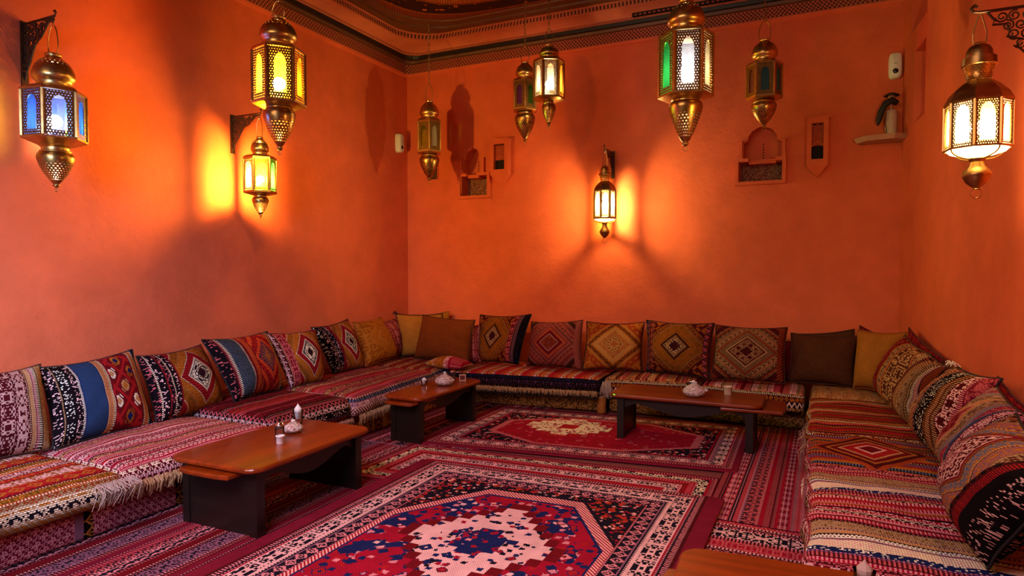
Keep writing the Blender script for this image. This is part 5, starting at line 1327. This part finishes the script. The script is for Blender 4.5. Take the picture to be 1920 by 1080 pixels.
def flowers(T, u, v, scale, ground, seed, pal):
    """angular little flowers and leaves scattered on a ground colour"""
    ds = T.noise(T.vec(u * 28.0, v * 28.0, seed), 1.0, 2.0) - 0.5; u = u + ds * 0.032; v = v + (T.noise(T.vec(u * 28.0, v * 28.0, seed + 9.0), 1.0, 2.0) - 0.5) * 0.032
    vd, a, b = T.voro(T.vec(u + seed, v + seed * 0.7), scale * 1.25, 'MANHATTAN')
    vd2, a2, b2 = T.voro(T.vec(u + seed + 3.3, v - seed), scale * 2.1, 'CHEBYCHEV')
    c = T.mix(vd2.lt(0.30) * a2.gt(0.25), ground, T.ramp(b2, [(0.0, P[pal[0]]), (0.4, P[pal[1]]), (0.7, P[pal[2]])]))
    ring = vd.lt(0.52) * a.gt(0.10)
    c = T.mix(ring, c, P['ink'] if 'ink' in pal else P[pal[3]])
    c = T.mix(vd.lt(0.44) * a.gt(0.10), c, T.ramp(a, [(0.0, P[pal[0]]), (0.45, P[pal[1]]), (0.65, P[pal[2]]), (0.85, P[pal[0]])]))
    c = T.mix(vd.lt(0.16) * a.gt(0.10), c, P[pal[3]])
    return c

def rug_fn(W, L, border, fieldfn, margin_u=0.0, margin='crimson', seed=0.0, kn=0.010):
    bw = sum(b[0] for b in border)
    def fn(T, u, v):
        uq = u.q(kn * 0.6); vq = v.q(kn * 0.6)
        dx = (u - margin_u).min(W - margin_u - u); dy = v.min(L - v)
        d = dx.min(dy); hor = dx.lt(dy)
        al = v * hor + u * (1.0 - hor)
        c = kilim(T, al, d, border, seed=seed, kn=kn, rep=False)
        c = T.mix(d.gt(bw), c, fieldfn(T, uq - W / 2, vq - L / 2, u - W / 2, v - L / 2))
        if margin_u: c = T.mix(dx.lt(0.0), c, P[margin])
        return c
    return fn

W1, L1 = 2.25, 3.10
B1 = [(0.018, 'maroon', 'crimson', 0), (0.022, 'black', 'pink', 1), (0.014, 'maroon', 'pink', 2), (0.018, 'ink', 'pink', 1), (0.012, 'crimson', 'pink', 0), (0.115, 'blush', 'ink', 3), (0.010, 'blush', 'pink', 0), (0.016, 'ink', 'blush', 1), (0.010, 'mauve', 'pink', 0), (0.085, 'ink', 'pink', 4), (0.012, 'wine', 'pink', 1)]
def f1(T, x, y, xs, ys):
    ax, ay = x.abs(), y.abs()
    oc = (ax * (1 / 0.72)).max(ay * (1 / 1.13)).max((ax * (1 / 0.72) + ay * (1 / 1.13)) * 0.685)
    corner = flowers(T, xs, ys, 15.0, P['ink'], 3.0, ('red', 'crimson', 'blush', 'orange'))
    field = flowers(T, xs, ys, 8.5, P['crimson'], 7.0, ('navy', 'red', 'pink', 'navy'))
    big = T.noise(T.vec(xs * 4.5, ys * 4.5), 1.0, 1.0)
    field = T.mix(big.gt(0.56), field, flowers(T, xs, ys, 9.0, P['navy'], 11.0, ('pink', 'crimson', 'blush', 'deep')))
    st = 0.085
    sd = ax.q(st * 0.8) * 1.42 + (y - 0.33).abs().q(st) * 1.12
    lin_ = flowers(T, xs, ys, 9.0, P['blush'], 15.0, ('navy', 'crimson', 'ink', 'blush'))
    inner = flowers(T, xs, ys, 10.0, P['navy'], 19.0, ('crimson', 'red', 'pink', 'navy'))
    sc = T.white((ax * 14).floor(), (ay * 14).floor(), 2.0)
    c = T.mix(oc.lt(0.90), T.mix(((xs + ys) * 40).frac().lt(0.5), P['blush'], P['red']), field)
    c = T.mix(oc.gt(1.0), c, corner)
    c = T.mix(oc.gt(0.985) * oc.lt(1.01), c, P['ink'])
    c = T.mix(oc.gt(0.885) * oc.lt(0.905), c, P['navy'])
    c = T.mix(sd.lt(0.70), c, P['deep']); c = T.mix(sd.lt(0.655), c, lin_)
    c = T.mix((sd + sc * 0.10).lt(0.31), c, inner)
    return c
M_RUG1 = fabric('rug_medallion', rug_fn(W1, L1, B1, f1, 0.10, 'wine', 5.0), thread=0.009, amount=0.28, wear=0.3)
W2, L2 = 2.60, 1.56
B2 = [(0.05, 'wine', 'crimson', 0), (0.02, 'maroon', 'pink', 1), (0.03, 'ink', 'rose', 2), (0.015, 'crimson', 'pink', 1), (0.085, 'blush', 'ink', 3), (0.015, 'mauve', 'pink', 0), (0.03, 'maroon', 'pink', 1), (0.02, 'crimson', 'rose', 0)]
def f2(T, x, y, xs, ys):
    ax, ay = x.abs(), y.abs()
    oc = (ax * (1 / 0.92)).max(ay * (1 / 0.50)).max((ax * (1 / 0.92) + ay * (1 / 0.50)) * 0.70)
    field = flowers(T, xs, ys, 11.0, P['crimson'], 31.0, ('red', 'rose', 'red', 'maroon'))
    corner = flowers(T, xs, ys, 15.0, P['ink'], 33.0, ('crimson', 'rose', 'blush', 'red'))
    sd = (x + 0.30).abs().q(0.08) + (y - 0.16).abs().q(0.08) * 1.15
    c = T.mix(oc.gt(0.95), field, T.mix(((xs - ys) * 40).frac().lt(0.5), P['pink'], P['red']))
    c = T.mix(oc.gt(1.02), c, corner)
    c = T.mix(sd.lt(0.48), c, P['red']); c = T.mix(sd.lt(0.44), c, flowers(T, xs, ys, 12.0, P['cream'], 35.0, ('crimson', 'maroon', 'red', 'blush')))
    c = T.mix(sd.lt(0.16), c, P['red'])
    return c
M_RUG2 = fabric('rug_red_medallion', rug_fn(W2, L2, B2, f2, 0.0, 'wine', 8.0), thread=0.009, amount=0.28)
W3, L3 = 2.55, 0.93
B3 = [(0.03, 'wine', 'crimson', 0), (0.012, 'maroon', 'pink', 1), (0.018, 'ink', 'rose', 1), (0.015, 'crimson', 'rose', 0), (0.075, 'ink', 'cream', 3), (0.012, 'red', 'pink', 1), (0.05, 'crimson', 'rose', 1), (0.03, 'red', 'maroon', 2), (0.02, 'pink', 'crimson', 1), (0.075, 'blush', 'ink', 3), (0.014, 'maroon', 'pink', 1), (0.03, 'crimson', 'wine', 0), (0.10, 'red', 'rose', 1)]
M_RUG3 = fabric('rug_nested_borders', rug_fn(W3, L3, B3, lambda T, x, y, xs, ys: flowers(T, xs, ys, 12.0, P['crimson'], 41.0, ('rose', 'red', 'blush', 'ink')), 0.0, 'wine', 9.0), thread=0.009, amount=0.28)
RB = [(0.05, 'maroon', 'rose', 1), (0.02, 'ink', 'rose', 1), (0.012, 'crimson', 'pink', 0), (0.06, 'wine', 'pink', 3), (0.015, 'crimson', 'rose', 1), (0.02, 'ink', 'pink', 1), (0.03, 'rose', 'crimson', 1), (0.015, 'mauve', 'pink', 1), (0.09, 'rose', 'ink', 3), (0.015, 'maroon', 'pink', 1), (0.02, 'crimson', 'rose', 0)]
M_RUNR = fabric('runner_rose_stripes', lambda T, u, v: kilim(T, v, u, RB, seed=45.0, kn=0.009), thread=0.009, amount=0.28)
RB2 = [(0.03, 'maroon', 'rose', 1), (0.02, 'ink', 'pink', 1), (0.13, 'blush', 'ink', 3), (0.02, 'maroon', 'pink', 1), (0.03, 'ink', 'rose', 2), (0.02, 'maroon', 'blush', 1), (0.10, 'crimson', 'rose', 3)]
M_RUNR2 = fabric('runner_pale_band', lambda T, u, v: kilim(T, u, v, RB2, seed=47.0, kn=0.010), thread=0.009, amount=0.28)
LB = [(0.05, 'wine', 'rose', 1), (0.03, 'ink', 'rose', 2), (0.015, 'maroon', 'pink', 1), (0.08, 'ink', 'pink', 3), (0.02, 'maroon', 'rose', 1), (0.05, 'deep', 'wine', 0), (0.02, 'maroon', 'blush', 1), (0.018, 'ink', 'rose', 1), (0.10, 'mauve', 'ink', 3), (0.02, 'ink', 'pink', 1), (0.03, 'maroon', 'rose', 1), (0.05, 'wine', 'crimson', 0), (0.015, 'black', 'pink', 1)]
M_RUNL = fabric('runner_dark_stripes', lambda T, u, v: kilim(T, v, u, LB, seed=49.0, kn=0.009), thread=0.009, amount=0.28)

soft_quad_rug('rug', [(-3.86, 0.6), (-2.45, 0.6), (-2.55, 4.55), (-3.86, 4.55)], 0.001, M_RUNL, 'dark striped runner along the left seat under the nearest table')
soft_quad_rug('rug', [(-3.90, 4.57), (-2.60, 4.57), (-2.60, 6.9), (-3.90, 6.9)], 0.001, fabric('runner_far_left', lambda T, u, v: kilim(T, v, u + 0.2, LB[3:] + RB[:5], seed=50.0, kn=0.009), thread=0.009, amount=0.28), 'dark red striped runner under the table in the left corner')
soft_quad_rug('rug', [(-0.66, 4.06), (0.30, 4.06), (0.30, 7.0), (-0.66, 7.0)], 0.001, M_RUNR, 'rose striped runner along the far half of the right seat')
soft_quad_rug('rug', [(-0.70, 0.6), (0.30, 0.6), (0.30, 4.04), (-0.70, 4.04)], 0.0015, M_RUNR2, 'runner with a pale flowered band beside the near end of the right seat')
soft_quad_rug('rug', [(-3.18, 3.71), (-0.64, 3.88), (-0.66, 4.82), (-3.16, 4.63)], 0.013, M_RUG3, 'rug with nested pale borders between the two medallion rugs')
soft_quad_rug('rug', [(-3.16, 4.68), (-0.56, 5.03), (-0.60, 6.54), (-3.16, 6.30)], 0.014, M_RUG2, 'bright red medallion rug in front of the back seat')
soft_quad_rug('rug', [(-2.80, 1.18), (-0.56, 1.24), (-0.56, 4.35), (-2.82, 4.24)], 0.027, M_RUG1, 'large red and navy medallion rug in the foreground', 0.012, nx=40, ny=50)

# ------------------------------------------------------------------ tables
def rounded_rect(x0, x1, y0, y1, radii, n=6):
    """radii: sw, se, ne, nw"""
    pts = []
    for (cx, cy, a0), r in zip(((x0, y0, PI), (x1, y0, 1.5 * PI), (x1, y1, 0), (x0, y1, 0.5 * PI)), radii):
        px = cx + r if cx == x0 else cx - r; py = cy + r if cy == y0 else cy - r
        for k in range(n + 1):
            a = a0 + PI / 2 * k / n
            pts.append((px + r * math.cos(a), py + r * math.sin(a)))
    return pts
def slab(mb, pts, z0, z1, b=0.006):
    n = len(pts); cx = sum(p[0] for p in pts) / n; cy = sum(p[1] for p in pts) / n
    def ins(d):
        out = []
        for i in range(n):
            p0, p1, p2 = Vector(pts[i - 1]), Vector(pts[i]), Vector(pts[(i + 1) % n])
            t = (p2 - p0); t = t.normalized() if t.length > 1e-9 else Vector((1, 0)); nn = Vector((-t.y, t.x)); out.append((p1.x + nn.x * d, p1.y + nn.y * d))
        return out
    lays = [(ins(b), z0), (pts, z0 + b), (pts, z1 - b), (ins(b * 0.35), z1 - b * 0.35), (ins(b), z1)]
    v = [(x, y, z) for ps, z in lays for x, y in ps]; f = [tuple(reversed(range(n))), tuple((len(lays) - 1) * n + k for k in range(n))]
    for l in range(len(lays) - 1):
        for k in range(n): f.append((l * n + k, l * n + (k + 1) % n, (l + 1) * n + (k + 1) % n, (l + 1) * n + k))
    mb.add(v, f)
def table(loc, rz, L, W, h, wood_m, label, leaf=-1, leafw=0.62, ext=0.055):
    """low table, long axis local x; leaf on the -x or +x end"""
    t = tag(empty('low_table', loc, rz), label, 'table', 'low wooden tables')
    a, w = L / 2, W / 2
    m = MB(); slab(m, rounded_rect(-a, a, -w, w, (0.09, 0.09, 0.09, 0.09)), h - 0.032, h, 0.010); m.build('table_top', wood_m, t)
    lx = a - 0.10
    for s in (-1, 1):
        m = MB(); x = s * lx; fw = w - 0.05
        m.box(x - 0.022, x + 0.022, -fw + 0.045, fw - 0.045, 0.0, h - 0.033)
        m.box(x - 0.030, x + 0.030, -fw, -fw + 0.055, 0.0, h - 0.033); m.box(x - 0.030, x + 0.030, fw - 0.055, fw, 0.0, h - 0.033)
        m.build('leg_panel', M_DARKWOOD, t)
    for s in (-1, 1):
        n = 24; pts = [(-lx + 0.03, h - 0.033), (lx - 0.03, h - 0.033)]
        for k in range(n + 1):
            q = 1 - k / n; x = (-lx + 0.03) + (2 * lx - 0.06) * q
            c = abs(q - 0.5) * 2
            d = 0.085 + 0.045 * math.cos(c * PI * 1.0) if c < 0.8 else 0.085 + 0.045 * math.cos(0.8 * PI) + (c - 0.8) * 0.22
            pts.append((x, h - 0.033 - d))
        y = s * (w - 0.085)
        plate(pts[::-1], y - 0.011, y + 0.011, M_DARKWOOD, 'apron', t)
    m = MB(); x = leaf * (a - 0.02); xe = leaf * (a + ext)
    pts = [(x - leaf * 0.30, -w * leafw), (xe - leaf * 0.02, -w * leafw * 0.9), (xe, -w * leafw * 0.5), (xe, w * leafw * 0.5), (xe - leaf * 0.02, w * leafw * 0.9), (x - leaf * 0.30, w * leafw)]
    if leaf < 0: pts = pts[::-1]
    slab(m, pts, h - 0.066, h - 0.040, 0.006); m.build('pull_out_leaf', wood_m, t)
    return t
ZR = 0.040
table((-3.175, 3.095, 0.013), PI / 2 + 0.02, 1.08, 0.70, 0.412, M_WOOD_X, 'nearest low table with honey-brown top, in front of the left seat', -1)
table((-3.265, 5.13, 0.013), PI / 2 - 0.03, 1.08, 0.42, 0.412, M_WOOD_X, 'low table in the left corner between left and back seats', -1, 0.75)
table((-1.075, 5.80, 0.026), 0.01, 1.28, 0.56, 0.400, M_WOOD_X, 'low table before the right part of the back seat', 1, 0.95, 0.17)
table((0.10, 2.36, 0.030), 0.07, 1.16, 0.64, 0.392, M_WOOD_X, 'low table cut off by the lower right corner of the photo', -1)

# ------------------------------------------------------------------ things on the tables
def glass_mat(name, c=(1, 1, 1), rough=0.05):
    T = Tree(name); tr = T.n('ShaderNodeBsdfTransparent'); gl = T.n('ShaderNodeBsdfGlossy'); gl.inputs['Roughness'].default_value = rough
    T.put(tr.inputs[0], c); fr = T.n('ShaderNodeFresnel'); fr.inputs['IOR'].default_value = 1.5
    mx = T.n('ShaderNodeMixShader'); f2_ = E(T, fr.outputs[0]) * 1.2 + 0.04
    T.put(mx.inputs[0], f2_); T.nt.links.new(tr.outputs[0], mx.inputs[1]); T.nt.links.new(gl.outputs[0], mx.inputs[2])
    T.nt.links.new(mx.outputs[0], T.out.inputs[0]); return T.m
M_GLASS = glass_mat('clear_glass', (0.90, 0.90, 0.90))
M_CHROME = plain('chrome', (0.75, 0.72, 0.74), 0.15, 1.0, vary=0.05)
M_TISSUE = plain('white_paper', (0.78, 0.74, 0.72), 0.8, vary=0.06)
M_SALT = plain('grey_pepper', (0.20, 0.13, 0.10), 0.9, vary=0.5, vs=200)
M_WAX = plain('white_wax', (0.82, 0.78, 0.76), 0.5, vary=0.04)
M_COAL = plain('dark_collar', (0.03, 0.02, 0.02), 0.5)
def beads():
    T = Tree('white_bead_mosaic'); vd, a, b = T.voro(T.obj(), 130.0, 'EUCLIDEAN')
    c = T.ramp(a, [(0.0, (0.80, 0.72, 0.70)), (0.72, (0.62, 0.30, 0.26)), (0.84, (0.85, 0.80, 0.78)), (0.94, (0.10, 0.05, 0.06))])
    c = T.mix(vd.gt(0.50), c, (0.30, 0.16, 0.14))
    T.bsdf(c, 0.35, normal=T.bump(1.0 - vd, 0.8, 0.004)); return T.m
M_BEAD = beads()
def bead_pot(loc, s, label, tilt=0.0):
    t = tag(empty('beaded_pot', loc), label, 'ornament', 'white beaded pots')
    m = MB(); m.lathe([(0.0005, 0.074 * s), (0.012 * s, 0.074 * s), (0.020 * s, 0.066 * s), (0.040 * s, 0.056 * s), (0.058 * s, 0.042 * s), (0.064 * s, 0.030 * s), (0.060 * s, 0.017 * s), (0.045 * s, 0.004 * s), (0.03 * s, 0.0), (0.0005, 0.0)], 28)
    m.build('body', M_BEAD, t, True)
    m = MB(); rr = random.Random(int(s * 100))
    for k in range(9):
        a = rr.random() * 6.28; r = rr.uniform(0.0, 0.014) * s; z = 0.074 * s + rr.uniform(-0.002, 0.012) * s
        m.lathe([(0.0005, z + 0.005 * s), (0.004 * s, z + 0.003 * s), (0.005 * s, z), (0.004 * s, z - 0.003 * s), (0.0005, z - 0.005 * s)], 8, (r * math.cos(a), r * math.sin(a)))
    m.build('bead_knob', M_WAX, t, True)
    m = MB(); m.lathe([(0.009 * s, 0.006 * s), (0.011 * s, 0.0), (0.009 * s, -0.006 * s)], 10, (0.066 * s, 0.0)); m.v = [(x, y, z + 0.040 * s) for x, y, z in m.v]; m.build('spout', M_BEAD, t, True)
    return t
def shaker(loc, h, r, label):
    t = tag(empty('glass_shaker', loc), label, 'shaker', 'glass shakers')
    m = MB(); m.lathe([(r * 0.92, h * 0.78), (r, h * 0.70), (r, 0.01), (r * 0.9, 0.0), (0.0005, 0.0)], 24); m.build('glass_body', M_GLASS, t, True)
    m = MB(); m.lathe([(0.0005, h * 0.30), (r * 0.88, h * 0.30), (r * 0.88, 0.006), (0.0005, 0.006)], 20); m.build('pepper', M_SALT, t)
    m = MB(); m.lathe([(r * 0.97, h * 0.80), (r * 1.0, h * 0.78), (r * 1.0, h * 0.70), (r * 0.97, h * 0.69)], 24); m.build('collar', M_COAL, t, True)
    m = MB(); m.lathe([(0.0005, h), (r * 0.55, h * 0.995), (r * 0.70, h * 0.96), (r * 0.72, h * 0.93), (r * 0.98, h * 0.91), (r * 1.03, h * 0.88), (r * 1.03, h * 0.80), (r * 0.9, h * 0.79)], 24); m.build('metal_cap', M_CHROME, t, True)
    return t
def tissue_glass(loc, h, r, label, paper=None):
    t = tag(empty('napkin_glass', loc), label, 'glass', 'glasses holding a twisted paper napkin')
    m = MB(); m.lathe([(r * 1.0, h), (r * 0.97, h * 0.9), (r * 0.92, h * 0.3), (r * 0.85, 0.008), (r * 0.8, 0.0), (0.0005, 0.0)], 20); m.build('glass_cup', M_GLASS, t, True)
    m = MB(); m.lathe([(0.0005, h * 1.42), (r * 0.10, h * 1.40), (r * 0.22, h * 1.30), (r * 0.52, h * 1.18), (r * 0.72, h * 1.06), (r * 0.70, h * 0.98), (r * 0.62, h * 0.6), (r * 0.30, h * 0.4), (0.0005, h * 0.38)], 9)
    m.build('paper_napkin', paper or M_TISSUE, t)
    return t
def tealight(loc, h, r, label, mat=None, cat='candle'):
    t = tag(empty('candle_cup', loc), label, cat, 'small candle cups')
    m = MB(); m.lathe([(r * 0.92, h), (r * 1.06, h), (r * 1.06, h * 0.88), (r * 0.98, h * 0.86), (r * 0.90, 0.03 * h), (r * 0.85, 0.0), (0.0005, 0.0)], 22); m.build('cup', mat or M_WAX, t, True)
    m = MB(); m.lathe([(0.0005, h * 0.9), (r * 0.9, h * 0.9)], 22); m.build('wax', M_WAX, t)
    return t
ZT1 = 0.425
shaker((-3.165, 3.10, ZT1), 0.118, 0.030, 'glass pepper shaker with chrome cap on the nearest table')
tealight((-3.105, 3.045, ZT1), 0.052, 0.027, 'small white candle cup in front of the pepper shaker on the nearest table', plain('frosted_cup', (0.80, 0.74, 0.74), 0.3))
bead_pot((-3.235, 3.29, ZT1), 1.02, 'white beaded pot beside the pepper shaker on the nearest table')
tissue_glass((-3.365, 3.47, ZT1), 0.105, 0.036, 'glass with a twisted paper napkin standing at the back of the nearest table')
bead_pot((-3.235, 5.24, ZT1), 1.45, 'larger white beaded pot on the low table in the left corner')
tissue_glass((-3.40, 5.14, ZT1), 0.055, 0.030, 'small glass with white napkin beside the beaded pot in the left corner')
shaker((-3.30, 5.50, ZT1), 0.10, 0.028, 'glass shaker half hidden behind the beaded pot in the left corner')
t = tag(empty('card_holder', (-3.20, 5.52, ZT1), 0.5), 'small square wooden card holder with dark middle on the corner table', 'holder')
m = MB(); frame_rect(m, -0.032, 0.032, 0, 0.062, 0.008, -0.014, 0.014); m.build('frame', plain('pale_wood_frame', (0.55, 0.30, 0.18), 0.5), t)
m = MB(); m.box(-0.024, 0.024, -0.004, 0.004, 0.008, 0.054); m.build('dark_panel', plain('dark_red_panel', (0.10, 0.015, 0.012), 0.4), t)
bead_pot((-1.00, 5.72, ZT1 + 0.001), 1.55, 'white beaded pot on the low table before the right part of the back seat')
shaker((-1.06, 5.90, ZT1 + 0.001), 0.115, 0.034, 'glass shaker with chrome cap behind the beaded pot on the right-hand back table')
tealight((-0.745, 5.93, ZT1 + 0.001), 0.075, 0.038, 'cream speckled candle cup right of the beaded pot on the right-hand back table', plain('cream_speckled_cup', (0.62, 0.42, 0.28), 0.4, vary=0.35, vs=120))
tissue_glass((0.140, 2.50, 0.423), 0.085, 0.036, 'glass with a twisted napkin tip showing at the bottom edge of the photo', plain('tan_paper', (0.46, 0.30, 0.24), 0.8, vary=0.15))
